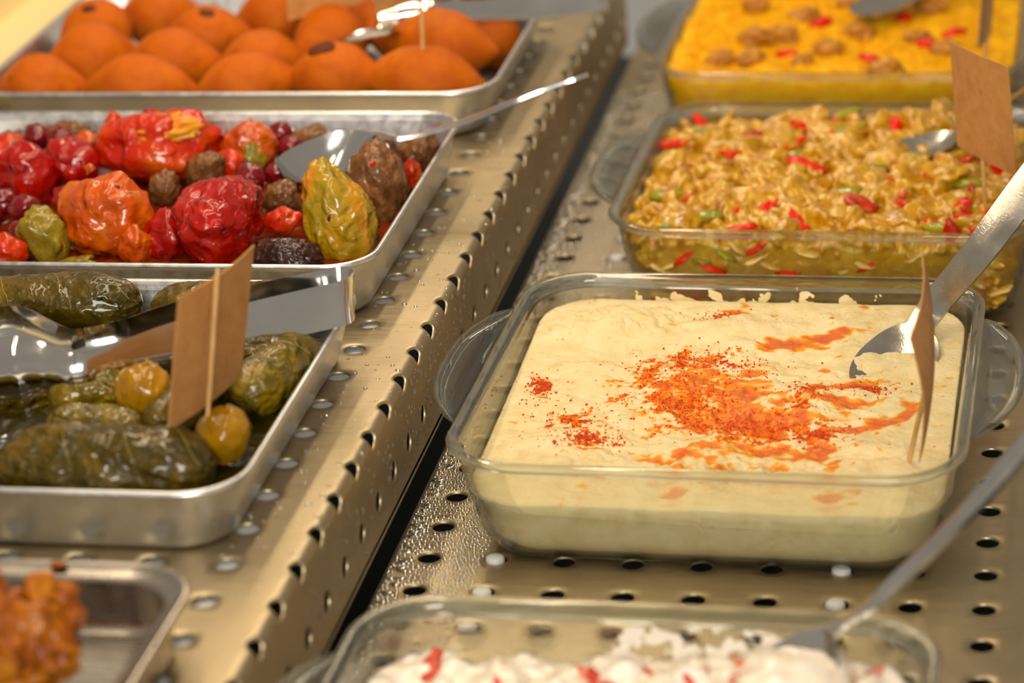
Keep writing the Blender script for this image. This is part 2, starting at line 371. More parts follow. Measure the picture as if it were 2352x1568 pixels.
def box(x0, x1, y0, y1, z0, z1):
    V = [(x, y, z) for z in (z0, z1) for x, y in ((x0, y0), (x1, y0), (x1, y1), (x0, y1))]
    return V, [[3, 2, 1, 0], [4, 5, 6, 7], [0, 1, 5, 4], [1, 2, 6, 5], [2, 3, 7, 6], [3, 0, 4, 7]]
V, F = box(-36, -2.6, -41, 74, ZL - 0.42, ZL - 0.30)
o = mesh_obj('trim_1', V, F, 'liner', smooth=False); structure(o, 'white liner board showing through the holes of the raised shelf')
V, F = box(-60, 60, -60, 100, -9, -8)
o = mesh_obj('floor_case_bottom', V, F, 'dark', smooth=False); structure(o, 'dark bottom of the display case under the shelves')
V, F = box(-37.9, -34.7, -41, 90, 4, 9.2)
o = mesh_obj('trim_2', V, F, 'cream', smooth=False); structure(o, 'cream ledge along the left side of the trays')
V, F = box(-60, -37.9, -41, 90, 4, 12.5)
o = mesh_obj('wall_left', V, F, 'cream', smooth=False); structure(o, 'cream panel beyond the ledge')

# white discs added in some lower-shelf holes, standing in for spots of light
for k, (x, y, lab) in enumerate([(3, 0, 'white disc for a light spot in a shelf hole just off the front left corner of the hummus dish'),
        (18, 0, 'white disc for a light spot in a shelf hole under the front right end of the hummus dish'),
        (3, -3, 'white disc for a light spot in a shelf hole seen just inside the back rim of the yogurt dish'),
        (3, -6, 'white disc for a light spot in a shelf hole at the left inside the yogurt dish'),
        (18, -3, 'white disc for a light spot in a shelf hole behind the spoon of the yogurt dish'),
        (3, 33, 'white disc for a light spot in a shelf hole seen through the back left rim of the hummus dish'),
        (3, 36, 'white disc for a light spot in a shelf hole just left of the vegetable salad dish, the nearer one'),
        (3, 39, 'white disc for a light spot in a shelf hole just left of the vegetable salad dish, the farther one')]):
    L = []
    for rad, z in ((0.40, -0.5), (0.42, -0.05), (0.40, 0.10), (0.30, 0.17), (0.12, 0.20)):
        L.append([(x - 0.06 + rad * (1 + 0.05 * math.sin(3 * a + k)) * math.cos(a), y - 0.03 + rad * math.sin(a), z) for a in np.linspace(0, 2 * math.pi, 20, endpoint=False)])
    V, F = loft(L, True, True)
    tag(mesh_obj('hole_light_spot', V, F, 'lightspot', origin=(x, y, -0.5), angle=60), lab, 'lightspot', 'white light-spot discs in the shelf holes')

# ------------------------------------------------------------------ trays
def tray(name, label, x0, x1, y0, y1, h, draft, r, mat, ledge=0.22, flange=0.0):
    """x0..y1 = outer rim rectangle; stands on the raised shelf"""
    z = ZL + 0.01; t = thing(name, label, 'tray', ((x0 + x1) / 2, (y0 + y1) / 2, z), None)
    def L(ins, zz): return rr_loop(x0 + ins, x1 - ins, y0 + ins, y1 - ins, r - ins * 0.55, z + zz, 12)
    d = draft; e = 0.12
    outer = [L(d + 0.55, 0.0), L(d + 0.22, 0.05), L(d + 0.05, 0.18), L(d - 0.06, 0.4), L(0.30 + flange, h - 0.42)]
    inner = [L(0.30 + flange + e, h - 0.42 - 0.02), L(d + e, 0.55), L(d + e + 0.15, 0.28), L(d + e + 0.5, 0.13)]
    V, F = loft(outer[::-1] + [], False, True)
    V2, F2 = loft(inner, False, True)
    b = len(V); V = V + V2; F = F + [[q + b for q in f] for f in F2]
    mesh_obj('pan', V, F, mat, t)
    rim = [L(0.30 + flange, h - 0.42), L(0.22 + flange, h - 0.34), L(0.16 + flange * 0.5, h - 0.30), L(0.05, h - 0.28), L(0.0, h - 0.2), L(0.0, h - 0.1), L(0.06, h - 0.02), L(0.14, h),
           L(0.24, h - 0.03), L(0.30, h - 0.12), L(0.34 + flange * 0.6, h - 0.26), L(0.36 + flange, h - 0.32), L(0.42 + flange, h - 0.44)]
    V, F = loft(rim); mesh_obj('rim', V, F, mat, t)
    return t
tray('serving_tray', 'aluminium tray holding the rolled vine leaves', -34.0, -4.0, -13.5, 8.6, 3.0, 0.95, 2.6, 'alu')
tray('serving_tray', 'aluminium tray holding the dried stuffed peppers and eggplants', -34.0, -4.35, 10.3, 33.2, 3.0, 0.75, 2.4, 'alu')
tray('serving_tray', 'aluminium tray holding the orange fried croquettes', -34.2, -3.7, 36.3, 57.8, 3.0, 1.1, 2.8, 'alu')
tray('serving_tray', 'steel tray with a broad flat rim holding a fried fritter', -30.0, -3.7, -40.0, -18.3, 2.6, 0.7, 2.6, 'traysteel', flange=0.45)
FL = ZL + 0.16                                     # tray floor level

# ------------------------------------------------------------------ croquettes
K = [(-31.1, 40.0, 10.66, 5.2, (1, 0.2, 0.05), 'orange fried croquette in the front left corner, brown mark at its left end', (-1.6, -1.2, 0.9)),
     (-25.1, 39.9, 10.70, 6.6, (1, 0.05, 0), 'lemon-shaped orange fried croquette against the front rim, second from the left', None),
     (-18.6, 39.9, 10.85, 6.1, (1, 0.3, 0.1), 'orange fried croquette in the middle of the front row, left of the burnt one', None),
     (-13.5, 40.4, 11.26, 5.7, (1, -0.15, 0.05), 'orange fried croquette with a black burnt spot on top', (-0.5, -0.6, 1.9)),
     (-8.2, 39.9, 11.15, 6.7, (1, 0.0, -0.1), 'orange fried croquette in the front right corner pierced by a wooden pick', None),
     (-29.5, 44.6, 11.16, 5.6, (0.8, 0.6, 0), 'orange fried croquette in the second row, above the front left one', None),
     (-24.5, 44.6, 10.85, 5.8, (1, 0.1, 0), 'orange fried croquette in the second row behind the lemon-shaped front one', None),
     (-19.0, 44.6, 10.74, 5.4, (1, 0.2, 0), 'orange fried croquette in the middle of the second row', None),
     (-15.6, 47.6, 11.30, 5.2, (0.6, 0.8, 0), 'round-topped orange fried croquette behind the burnt one', None),
     (-8.3, 45.2, 11.70, 6.6, (1, -0.1, -0.08), 'pointed orange fried croquette behind the pierced one', None),
     (-31.0, 50.0, 11.11, 5.3, (0.5, 0.9, 0), 'orange fried croquette touching the left tray wall with a dark dimple on top', (0.0, -0.9, 1.8)),
     (-28.4, 54.4, 10.7, 5.2, (1, 0.2, 0), 'orange fried croquette by the back rim, leftmost there', None),
     (-24.0, 50.0, 10.70, 5.4, (1, 0.2, 0), 'orange fried croquette in the third row with a small red fleck', (0.4, -0.8, 1.9)),
     (-20.8, 54.4, 10.9, 4.9, (0.9, 0.4, 0), 'orange fried croquette by the back rim, left of the dark paper tag', None),
     (-11.6, 50.6, 11.0, 5.0, (1, 0.3, 0), 'orange fried croquette behind the lone spoon, under the hanging tag', None),
     (-8.6, 54.6, 11.0, 5.6, (1, 0.1, 0), 'orange fried croquette by the back rim beside the tongs', None),
     (-6.2, 50.2, 10.0, 4.0, (0.4, 1, 0), 'orange fried croquette half hidden under the tongs at the right wall', None),
     (-15.9, 53.4, 10.6, 4.8, (0.9, -0.3, 0), 'orange fried croquette in the shade of the dark paper tag', None)]
for k, (x, y, zt, ln, ax, lab, spot) in enumerate(K):
    r = min(2.15, (zt - FL) / 2 + 0.05); zc = zt - r
    t = thing('fried_croquette', lab, 'croquette', (x, y, FL), 'croquettes in the tray')
    crust = blob('crust', (x, y, zc), (r, r, ln / 2 * 0.93), 'kibbeh', t, ax, k, 0.05, 1.3, sub=4, tip=0.42, floor=FL)
    if spot:
        s = np.array(spot); s = s / np.linalg.norm(s)
        p = np.array((x, y, zc)) + s * r * (0.96 if ln < 5.4 else 0.98)
        U, F = ico(3); R_ = frame(s); q = 0.85 if k == 3 else 0.5; V = U * np.array((q, q * 0.72, 0.14)) @ R_ + p
        o = mesh_obj('burnt_spot', V, F, 'burnt', crust); o['label'] = 'dark burnt spot'

# ------------------------------------------------------------------ dried stuffed peppers and eggplants
def pep(name, lab, cat, c, r, mat, axis=(0, 0, 1), seed=0, **kw):
    t = thing(name, lab, cat, (c[0], c[1], FL), 'stuffed dried vegetables in the tray')
    blob('flesh', c, r, mat, t, axis, seed, floor=FL, **kw); return t
def stem(t, p, d, r=0.18, mat='olive', name='stem'):
    path = cr([np.array(p), np.array(p) + np.array(d) * 0.5 + (0.05, 0, 0.02), np.array(p) + np.array(d)], 4); V = []; n = 8
    fr = frame(d); L = []
    for i, q in enumerate(path):
        rr = r * (1 - 0.35 * i / len(path)); L.append([tuple(q + fr[0] * rr * math.cos(a) + fr[1] * rr * math.sin(a)) for a in np.linspace(0, 2 * math.pi, n, endpoint=False)])
    V, F = loft(L, True, True); mesh_obj(name, V, F, mat, t)
t = pep('stuffed_pepper', 'large red-orange wrinkled pepper with yellow rice showing in its open top', 'pepper', (-20.3, 28.6, 9.35), (3.35, 2.5, 2.1), 'redorange', seed=1, amp=0.18, wr=0.07, wfreq=1.6, dent=((0.25, -0.35, 0.9), 0.32, 0.16))
blob('filling', (-19.5, 27.5, 10.5), (1.8, 0.95, 0.5), 'filling', t, (0.1, -0.5, 1), 2, 0.30, 2.2, 0.1, 4, sub=4)
stem(t, (-22.6, 28.0, 10.55), (0.25, 0.1, 0.55), 0.45, 'redorange')
t = pep('stuffed_pepper', 'round wrinkled orange pepper with a greenish cheek near the front rim', 'pepper', (-20.0, 18.6, 8.95), (2.5, 2.1, 2.25), 'orange', seed=3, amp=0.16, wr=0.07, wfreq=1.7, dent=((0.25, -0.35, 0.85), 0.35, 0.14))
stem(t, (-20.9, 19.8, 10.75), (-0.25, 0.05, 0.35), 0.3, 'orange')
blob('seed', (-18.95, 17.9, 10.55), (0.16, 0.16, 0.24), 'cherry', t, (0.3, -0.2, 1), 4, sub=2)
t = pep('stuffed_pepper', 'glossy bright red wrinkled pepper behind the paper tag', 'pepper', (-14.0, 18.1, 8.9), (2.75, 2.1, 2.1), 'redpep', (0.75, 0.0, -0.45), seed=5, amp=0.22, wr=0.11, wfreq=2.0, along=3.2)
blob('flap', (-16.55, 17.5, 8.2), (1.15, 1.0, 1.35), 'redpep', t, (0.3, 0.2, 1), 6, 0.18, 1.6, 0.14, 2.4, 2.0, sub=4, floor=FL)
t = pep('stuffed_pepper', 'yellow-green pepper turning orange in the front right corner of its tray', 'pepper', (-7.9, 18.6, 9.0), (1.65, 1.55, 2.75), 'yellowpep', (-0.42, 0.35, 0.8), seed=8, amp=0.16, wr=0.12, wfreq=1.9, along=4.0, taper=0.18)
stem(t, (-9.1, 19.6, 11.15), (0.35, 0.1, 0.3), 0.09, 'darkegg')
blob('seed', (-8.0, 17.05, 9.3), (0.10, 0.10, 0.32), 'cherry', t, (0.3, -0.2, 1), 9, sub=2)
t = pep('stuffed_eggplant', 'tall brown wrinkled eggplant with a red seed near its top, beside the spoon', 'eggplant', (-7.0, 23.3, 8.9), (1.55, 1.55, 2.15), 'eggplant', (-0.15, 0.2, 1), seed=11, amp=0.10, wr=0.12, wfreq=3.4, along=3.5)
blob('seed', (-6.95, 22.2, 10.35), (0.14, 0.10, 0.30), 'redbit', t, (0.6, -0.1, 0.8), 12, sub=2)
pep('stuffed_eggplant', 'nearly black wrinkled eggplant lying at the front rim between the red and the yellow pepper', 'eggplant', (-9.9, 15.6, 7.75), (1.0, 1.1, 1.85), 'darkegg', (1, 0.0, -0.02), seed=13, amp=0.08, wr=0.14, wfreq=5, along=1.5)
t = pep('stuffed_pepper', 'small orange pepper with olive patches in front of the dark red berries', 'pepper', (-15.3, 28.8, 8.95), (1.5, 1.3, 1.45), 'orange', seed=15, amp=0.16, wr=0.08, wfreq=2)
blob('green_patch', (-14.95, 27.8, 8.7), (0.75, 0.6, 0.85), 'olive', t, (0, 0, 1), 16, 0.2, 2, 0.1, 3, sub=4)
pep('pepper_piece', 'orange-red tomato-like piece tucked below the small orange pepper', 'pepper', (-15.9, 26.7, 8.7), (0.95, 0.8, 0.85), 'redorange', seed=17, amp=0.12, wr=0.06, sub=4)
CH = [((-14.25, 31.2, 8.9), 0.74, 'dark red berry at the back, left of the brown eggplant half'), ((-13.2, 29.4, 8.7), 0.76, 'dark red berry touching the tip of the spoon bowl from behind'),
      ((-14.1, 24.4, 8.8), 0.88, 'wrinkled dark red berry right below the small orange pepper'), ((-12.8, 25.1, 8.8), 0.66, 'wrinkled dark red berry against the spoon tip'),
      ((-27.8, 30.2, 9.1), 0.80, 'dark red berry on top of the red pieces at the far left'), ((-26.2, 29.6, 9.1), 0.80, 'split dark red berry left of the large red-orange pepper'),
      ((-24.9, 20.2, 8.6), 0.85, 'dark red berry left of the round orange pepper'), ((-24.3, 18.1, 8.0), 0.80, 'dark red berry by the olive pepper near the front rim'),
      ((-26.7, 21.9, 8.4), 0.75, 'dark red berry cut by the left picture edge')]
for k, (c, r, lab) in enumerate(CH):
    pep('dried_berry', lab, 'berry', c, (r, r * 0.95, r * 0.9), 'cherry', (0.2, 0.1, 1), seed=20 + k, amp=0.10, wr=0.14, wfreq=2.6, sub=4)
BRN = [((-21.8, 23.4, 8.2), (0.9, 0.8, 1.2), (0.8, 0.3, 0.3), 'brown dried eggplant behind the round orange pepper, half covered by the cluster'),
       ((-15.9, 22.0, 8.1), (0.8, 0.8, 1.1), (0.9, 0.2, 0.2), 'dark dried eggplant squeezed behind the glossy red pepper'),
       ((-9.6, 26.4, 8.2), (0.9, 0.8, 1.3), (1, 0.2, 0.1), 'brown dried eggplant shadowed under the spoon bowl'),
       ((-9.6, 21.2, 7.9), (0.8, 0.7, 1.0), (0.3, 1, 0.2), 'dark dried eggplant low between the yellow-green pepper and the tall brown one'),
       ((-17.3, 31.4, 8.2), (0.8, 0.7, 1.3), (1, 0.1, 0), 'brown dried eggplant along the back rim right of the large red-orange pepper'),
       ((-29.5, 31.2, 8.2), (0.9, 0.8, 1.4), (1, 0, 0), 'brown dried eggplant in the back left by the berries'),
       ((-26.4, 31.0, 8.6), (1.0, 1.0, 1.6), (1, 0.1, 0.1), 'brown dried eggplant by the back rim, left of the large red-orange pepper'),
       ((-17.0, 25.9, 8.7), (0.95, 0.9, 1.3), (0.8, -0.2, 0.6), 'curled brown dried eggplant in front of the large red-orange pepper'),
       ((-18.5, 23.5, 8.5), (0.8, 0.8, 0.95), (0.2, 0, 1), 'small brown dried eggplant behind the round orange pepper'),
       ((-12.0, 22.6, 8.4), (0.9, 0.85, 1.1), (0.7, 0, 0.6), 'glossy brown dried eggplant between the red pepper and the spoon'),
       ((-12.5, 31.0, 8.6), (0.9, 0.8, 1.15), (1, 0.2, 0), 'brown dried eggplant half by the back rim above the spoon'),
       ((-6.2, 29.0, 8.6), (0.95, 0.95, 1.25), (0.7, 0.2, 0.6), 'dark brown dried eggplant in the back right corner'),
       ((-8.6, 30.4, 8.4), (0.7, 0.7, 0.95), (1, 0, 0), 'dark brown dried eggplant under the spoon neck'),
       ((-10.6, 22.4, 8.1), (0.6, 0.6, 0.75), (0.6, 0, 0.8), 'small brown scrap of eggplant left of the yellow-green pepper')]
for k, (c, r, ax, lab) in enumerate(BRN):
    pep('dried_eggplant', lab, 'eggplant', c, r, 'eggplant', ax, seed=40 + k, amp=0.16, wr=0.26, wfreq=3.2, along=1.8, sub=4)
RED = [((-24.6, 26.8, 8.8), (1.6, 1.4, 1.4), 'redpep', 'crumpled red pepper left of the large red-orange one'), ((-26.7, 25.2, 8.6), (1.9, 1.6, 1.7), 'redpep', 'deep red tomato-shaped pepper in the cluster at the left'),
       ((-28.9, 28.2, 8.8), (1.3, 1.2, 1.05), 'redorange', 'red-orange chopped pepper at the left picture edge'), ((-24.7, 29.3, 8.8), (0.95, 0.9, 0.85), 'orange', 'orange pepper piece touching the large red-orange pepper'),
       ((-24.2, 15.5, 8.0), (1.0, 0.9, 1.0), 'redorange', 'bright red-orange pepper piece at the front rim on the far left'), ((-22.7, 16.9, 8.35), (1.25, 1.15, 1.6), 'olive', 'olive green wrinkled pepper left of the round orange one'),
       ((-11.1, 19.6, 8.3), (1.0, 0.6, 0.62), 'redorange', 'red pepper strip between the red and the yellow-green pepper'), ((-6.1, 26.6, 8.2), (0.55, 0.6, 0.85), 'redorange', 'orange-red bit peeping out behind the tall brown eggplant'),
       ((-17.9, 16.6, 7.95), (0.85, 0.8, 1.15), 'orange', 'orange pepper edge beside the red pepper at the front rim'), ((-23.0, 22.8, 7.9), (1.3, 1.1, 1.1), 'redpep', 'dark red pepper low behind the round orange one'),
       ((-28.0, 21.8, 8.3), (1.4, 1.4, 1.3), 'redpep', 'red pepper low at the left edge behind the berries'), ((-20.9, 15.2, 7.3), (1.4, 0.7, 0.55), 'olive', 'scraps of olive pepper in oil along the front rim')]
for k, (c, r, mt, lab) in enumerate(RED):
    pep('pepper_piece', lab, 'pepper', c, r, mt, (0.3 * math.sin(k), 0.3 * math.cos(2 * k), 1), seed=60 + k, amp=0.24, wr=0.09, wfreq=1.8, along=1.8, sub=4)
# oily juice and scraps lying on the tray floor
V, F = [], []
nx, ny = 70, 50
for j in range(ny + 1):
    for i in range(nx + 1):
        x = -32.0 + 26.3 * i / nx; y = 12.3 + 19.0 * j / ny
        V.append((x, y, FL + 0.55 + 0.22 * fb((x * 0.9, y * 0.9, 0), 5, 3)))
for j in range(ny):
    for i in range(nx): a = j * (nx + 1) + i; F.append([a, a + 1, a + nx + 2, a + nx + 1])
MAT['juice'] = food('oily_juice', [(0.3, (70, 16, 6)), (0.5, (130, 40, 8)), (0.75, (96, 52, 16))], 0.15, 70, 0.8).m
o = mesh_obj('pepper_juice', V, F, 'juice', origin=(-19, 21, FL)); o['kind'] = 'stuff'; tag(o, 'dark red oily juice and scraps under the stuffed peppers', 'juice')

V = []
for j in range(ny + 1):
    for i in range(nx + 1):
        x = -32.0 + 26.4 * i / nx; y = -11.7 + 18.4 * j / ny
        V.append((x, y, FL + 0.9 + 0.35 * fb((x * 0.7, y * 0.7, 0), 8, 3)))
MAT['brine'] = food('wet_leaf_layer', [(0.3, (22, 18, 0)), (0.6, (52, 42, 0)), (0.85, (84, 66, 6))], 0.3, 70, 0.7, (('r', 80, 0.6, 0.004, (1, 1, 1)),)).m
o = mesh_obj('leaf_layer', V, F, 'brine', origin=(-19, -3, FL)); o['kind'] = 'stuff'; tag(o, 'wet dark bottom layer of vine leaves under the rolls', 'vine leaves')

# ------------------------------------------------------------------ rolled vine leaves
def roll(lab, a, b, r, mat='leaf', seed=0, n=100, m=84, seam=0.5):
    a = np.asarray(a, float); b = np.asarray(b, float); ax = b - a; ln = np.linalg.norm(ax); R_ = frame(ax)
    t = thing('stuffed_vine_leaf', lab, 'vine leaf roll', ((a[0] + b[0]) / 2, (a[1] + b[1]) / 2, FL), 'rolled vine leaves in the tray')
    V = []
    for i in range(n):
        u = i / (n - 1); prof = max(1e-3, (1 - abs(2 * u - 1) ** 5)) ** 0.5
        for k in range(m):
            th = 2 * math.pi * k / m
            p = (math.cos(th) * 1.2, math.sin(th) * 1.2, u * ln / r * 0.6)
            saw = ((th - seam * u * 5 - seed) % (2 * math.pi)) / (2 * math.pi)
            end = max(0, abs(2 * u - 1) - 0.6) / 0.4
            cz = noise.noise(Vector(p) * 1.9 + Vector((seed, 1, 2))); c2 = noise.noise(Vector(p) * 4.3 + Vector((2, seed, 7)))
            rr = r * prof * (1 + 0.13 * fb(p, seed, 2) + 0.13 * (saw - 0.5) + 0.05 * (math.exp(-abs(cz) * 9) + 0.5 * math.exp(-abs(c2) * 8)) - 0.16 * end * math.exp(-abs(c2) * 5)
                           )
            bend = 0.12 * r * math.sin(math.pi * u) * math.sin(seed)
            V.append(a + ax * u + R_[0] * rr * math.cos(th) + R_[1] * rr * math.sin(th) + R_[0] * bend)
    F = []
    for i in range(n - 1):
        for k in range(m): k2 = (k + 1) % m; F.append([i * m + k, i * m + k2, (i + 1) * m + k2, (i + 1) * m + k])
    F.append(list(range(m))[::-1]); F.append([(n - 1) * m + k for k in range(m)])
    V = np.array(V); V[:, 2] = np.maximum(V[:, 2], FL)
    leaf = mesh_obj('leaf', V, F, mat, t)
    # raised veins running over the leaf
    for q in range(3):
        i0 = int((0.25 + 0.25 * q) * n); P = []
        for s in range(12):
            i = min(n - 2, i0 + int(s * (1.2 + 0.5 * q))); i = max(1, i); k = (int(m * (0.05 + 0.035 * s)) + q * 2) % m
            c0 = a + ax * (i / (n - 1)); d = V[i * m + k] - c0; P.append(c0 + d * 1.008)
        P = np.array(P); L = []
        for s, p in enumerate(P):
            tt = np.gradient(P, axis=0)[s]; fr = frame(tt + 1e-6); rr = 0.018
            L.append([tuple(p + fr[0] * rr * math.cos(g) + fr[1] * rr * math.sin(g)) for g in np.linspace(0, 2 * math.pi, 5, endpoint=False)])
        Vv, Fv = loft(L, True, True); mesh_obj('vein', Vv, Fv, 'vein', leaf)
    return t
roll('large dark vine leaf roll lying along the front rim of its tray', (-15.3, -9.3, 8.45), (-6.2, -8.9, 8.45), 1.6, 'leaf', 1)
roll('long vine leaf roll by the back rim at the left with filling showing', (-23.5, 5.2, 9.3), (-14.0, 6.2, 9.35), 1.35, 'leaf', 2)
roll('vine leaf roll by the back rim half hidden behind the paper tag', (-13.7, 6.4, 9.0), (-6.4, 7.0, 8.9), 1.15, 'leaf', 3)
roll('pale green vine leaf roll along the right wall of its tray', (-6.8, -2.9, 8.7), (-5.6, 3.0, 8.7), 1.2, 'leafpale', 4)
roll('vine leaf roll under the bend of the tongs', (-8.4, 1.9, 8.0), (-6.6, 5.6, 8.0), 1.05, 'leafpale', 5)
roll('vine leaf roll slanting under the paper tag', (-9.9, -6.2, 8.9), (-7.8, -0.6, 8.8), 0.95, 'leaf', 6)
roll('crumpled vine leaf bundle left of the stewed onion', (-15.0, -3.9, 9.0), (-11.8, -2.6, 9.1), 1.15, 'leafpale', 7)
roll('thin olive vine leaf roll just behind the large front one', (-14.4, -5.9, 8.7), (-10.2, -5.6, 8.6), 0.85, 'leafpale', 8)
roll('vine leaf roll cut off by the left picture edge near the front rim', (-18.5, -8.4, 8.4), (-15.9, -7.6, 8.6), 1.15, 'leafpale', 9)
roll('vine leaf roll lying under the tong scoops', (-20.0, -2.6, 7.9), (-14.6, 1.2, 7.9), 1.15, 'leaf', 10)
roll('vine leaf roll in the middle below the tong arms', (-13.0, 1.4, 8.0), (-9.0, 3.6, 8.0), 1.15, 'leaf', 11)
roll('vine leaf roll between the onions low in the tray', (-12.5, -1.0, 7.8), (-8.6, -2.2, 7.8), 1.0, 'leaf', 12)
for c, r, lab, sd in (((-10.75, -3.8, 9.55), (1.2, 1.15, 1.2), 'yellowish stewed onion left of the paper tag', 31), ((-6.5, -6.6, 8.85), (1.15, 1.15, 1.2), 'yellowish stewed onion right of the paper tag', 33)):
    t = thing('stewed_onion', lab, 'onion', (c[0], c[1], FL), 'stewed onions among the vine leaves')
    blob('layers', c, r, 'onion', t, (0.2, -0.1, 1), sd, 0.10, 1.4, 0.06, 2.2, 3.0, sub=5, floor=FL)
    stem(t, (c[0] + 0.25, c[1] - 0.1, c[2] + r[2] * 0.9), (0.1, 0.05, 0.3), 0.12, 'onion', 'tip')

# ------------------------------------------------------------------ fritter
t = thing('fried_fritter', 'rough golden-brown fried fritter in the steel tray at the front left', 'fritter', (-9.2, -23.6, FL))
blob('batter', (-9.3, -23.9, 8.75), (2.35, 1.9, 2.0), 'fritter', t, (0.2, 0, 1), 71, 0.30, 1.8, 0.16, 2.6, sub=5, floor=FL)
for k, (c, r) in enumerate((((-7.5, -22.9, 10.1), 0.55), ((-7.0, -23.4, 9.6), 0.42), ((-8.3, -23.0, 10.5), 0.6), ((-10.4, -23.2, 10.6), 0.8), ((-7.4, -24.4, 8.9), 0.8), ((-8.6, -25.4, 9.2), 0.8), ((-11.3, -24.3, 9.3), 0.9))):
    blob('crisp_nub', c, (r, r * 0.9, r * 1.1), 'fritter', t, (math.sin(k), 0.3, 1), 80 + k, 0.35, 2.2, 0.15, 3, sub=4)
U, F = ico(2); o = mesh_obj('crumb', U * np.array((0.35, 0.2, 0.12)) + np.array((-9.3, -18.75, ZL + 2.62)), F, 'fritter', origin=(-9.3, -18.75, ZL + 2.5)); tag(o, 'orange crumb stuck on the back rim of the steel tray', 'crumb')

# ------------------------------------------------------------------ glass dishes
GE = 0.26                                          # glass wall thickness
def wi(z):
    return float(np.interp(z, (0.3, 0.42, 0.72, 1.2, 3.4, 4.8), (2.15, 1.60, 1.33, 1.10, 0.62, 0.42))) + GE + 0.04
def dish(label, cx, cy, sx, sy, h, rot=0.0):
    t = thing('glass_dish', label, 'dish', (cx, cy, 0), 'glass dishes on the lower shelf')
    x0, x1, y0, y1 = cx - sx / 2, cx + sx / 2, cy - sy / 2, cy + sy / 2; D = 1.25; e = GE
    def L(ins, z, r=None): return rr_loop(x0 + ins, x1 - ins, y0 + ins, y1 - ins, (3.3 - ins * 0.6) if r is None else r, z, 14)
    out = [L(D + 1.4, 0.02), L(D + 0.75, 0.05), L(D + 0.35, 0.25), L(D + 0.08, 0.65), L(D - 0.15, 1.2), L(0.62, 3.4), L(0.42, h - 0.55), L(0.34, h - 0.38), L(0.12, h - 0.30), L(0.02, h - 0.18), L(0.0, h - 0.08), L(0.08, h), L(0.28, h + 0.02), L(0.46, h - 0.06), L(0.56, h - 0.25),
           L(0.42 + e, h - 0.6), L(0.62 + e, 3.4), L(D - 0.15 + e, 1.2), L(D + 0.08 + e, 0.72), L(D + 0.35 + e, 0.42), L(D + 0.9 + e, 0.30)]
    V, F = loft(out[:7], True, False); V2, F2 = loft(out[15:], False, True); b = len(V); V = V + V2; F = F + [[q + b for q in f] for f in F2]
    mesh_obj('bowl', rotz(V, (cx, cy), rot), F, 'glass', t)
    ring = out[6:16]; V, F = loft(ring + [ring[0]]); mesh_obj('rim', rotz(V, (cx, cy), rot), F, 'glassrim', t)
    for s in (-1, 1):                              # lug handles at the two sides
        xe = cx + s * (sx / 2 - 0.12); ks = np.linspace(-1, 1, 33); hw = sy * 0.30; L_ = []
        sec = [(0.0, -0.20), (1.0, -0.16), (1.12, -0.05), (1.12, 0.10), (1.0, 0.20), (0.86, 0.16), (0.80, 0.02), (0.0, -0.02)]
        for k in ks:
            reach = 1.95 * (1 - abs(k) ** 2.6) ** 0.9 + 0.02; yy = cy + k * hw
            L_.append([(xe + s * (reach * a if a < 0.5 else reach * a), yy, h - 0.22 + zz * min(1.0, reach / 0.8) + 0.10 * reach * 0.3) for a, zz in sec])
        V, F = loft(L_, True, True)
        if s > 0: F = [f[::-1] for f in F]
        V = rotz(V, (cx, cy), rot); mesh_obj('handle', V, F, 'glasslug', t)
    return t
HX, HY, HS, HH = 12.2, 9.4, 22.4, 5.3
dish('square glass dish full of hummus', HX, HY, HS, HS, HH, -1.2)
EX, EY = 15.1, 36.6
dish('glass dish full of chunky vegetable salad', EX, EY, 22.4, 21.2, 5.4, -1.5)
RX, RY = 13.9, 63.4
dish('glass dish full of yellow rice with meat', RX, RY, 22.6, 21.6, 5.4, -1.0)
FX, FY = 11.6, -24.0
dish('nearest glass dish holding a white yogurt salad', FX, FY, 22.2, 22.0, 5.3, -1.0)

def field(cx, cy, sx, sy, top, zb, n, rc=2.9, rot=0.0, ins=0.0, drop=None):
    """solid food body: rounded-square plan, top(x, y) height field, walls following the dish"""
    V = []; F = []; hx, hy = sx / 2, sy / 2; idx = {}
    for j in range(n + 1):
        for i in range(n + 1):
            u, v = -1 + 2 * i / n, -1 + 2 * j / n
            x, y = u * hx, v * hy
            qx, qy = abs(x) - (hx - rc), abs(y) - (hy - rc)     # pull the corners onto the rounding
            if qx > 0 and qy > 0:
                m_ = max(qx, qy); d = math.hypot(qx, qy); f = m_ / d
                x = math.copysign(hx - rc + qx * f, x); y = math.copysign(hy - rc + qy * f, y)
            V.append([cx + x, cy + y, top(cx + x, cy + y)])
    for j in range(n):
        for i in range(n): a = j * (n + 1) + i; F.append([a, a + 1, a + n + 2, a + n + 1])
    ring = [i for i in range(n)] + [j * (n + 1) + n for j in range(n)] + [n * (n + 1) + i for i in range(n, 0, -1)] + [j * (n + 1) for j in range(n, 0, -1)]
    prev = ring; i0 = ins
    for f in (0.8, 0.55, 0.34, 0.2, 0.11, 0.05, 0.02, 0.0):
        cur = []
        for q in ring:
            x, y, z = V[q]; zz = zb + (z - zb) * f; k = max(0.0, wi(zz) - i0); V.append([cx + (x - cx) * (1 - k / hx), cy + (y - cy) * (1 - k / hy), zz]); cur.append(len(V) - 1)
        for a in range(len(ring)): b = (a + 1) % len(ring); F.append([prev[b], prev[a], cur[a], cur[b]])
        prev = cur
    F.append(prev[::-1])
    return rotz(V, (cx, cy), rot), F

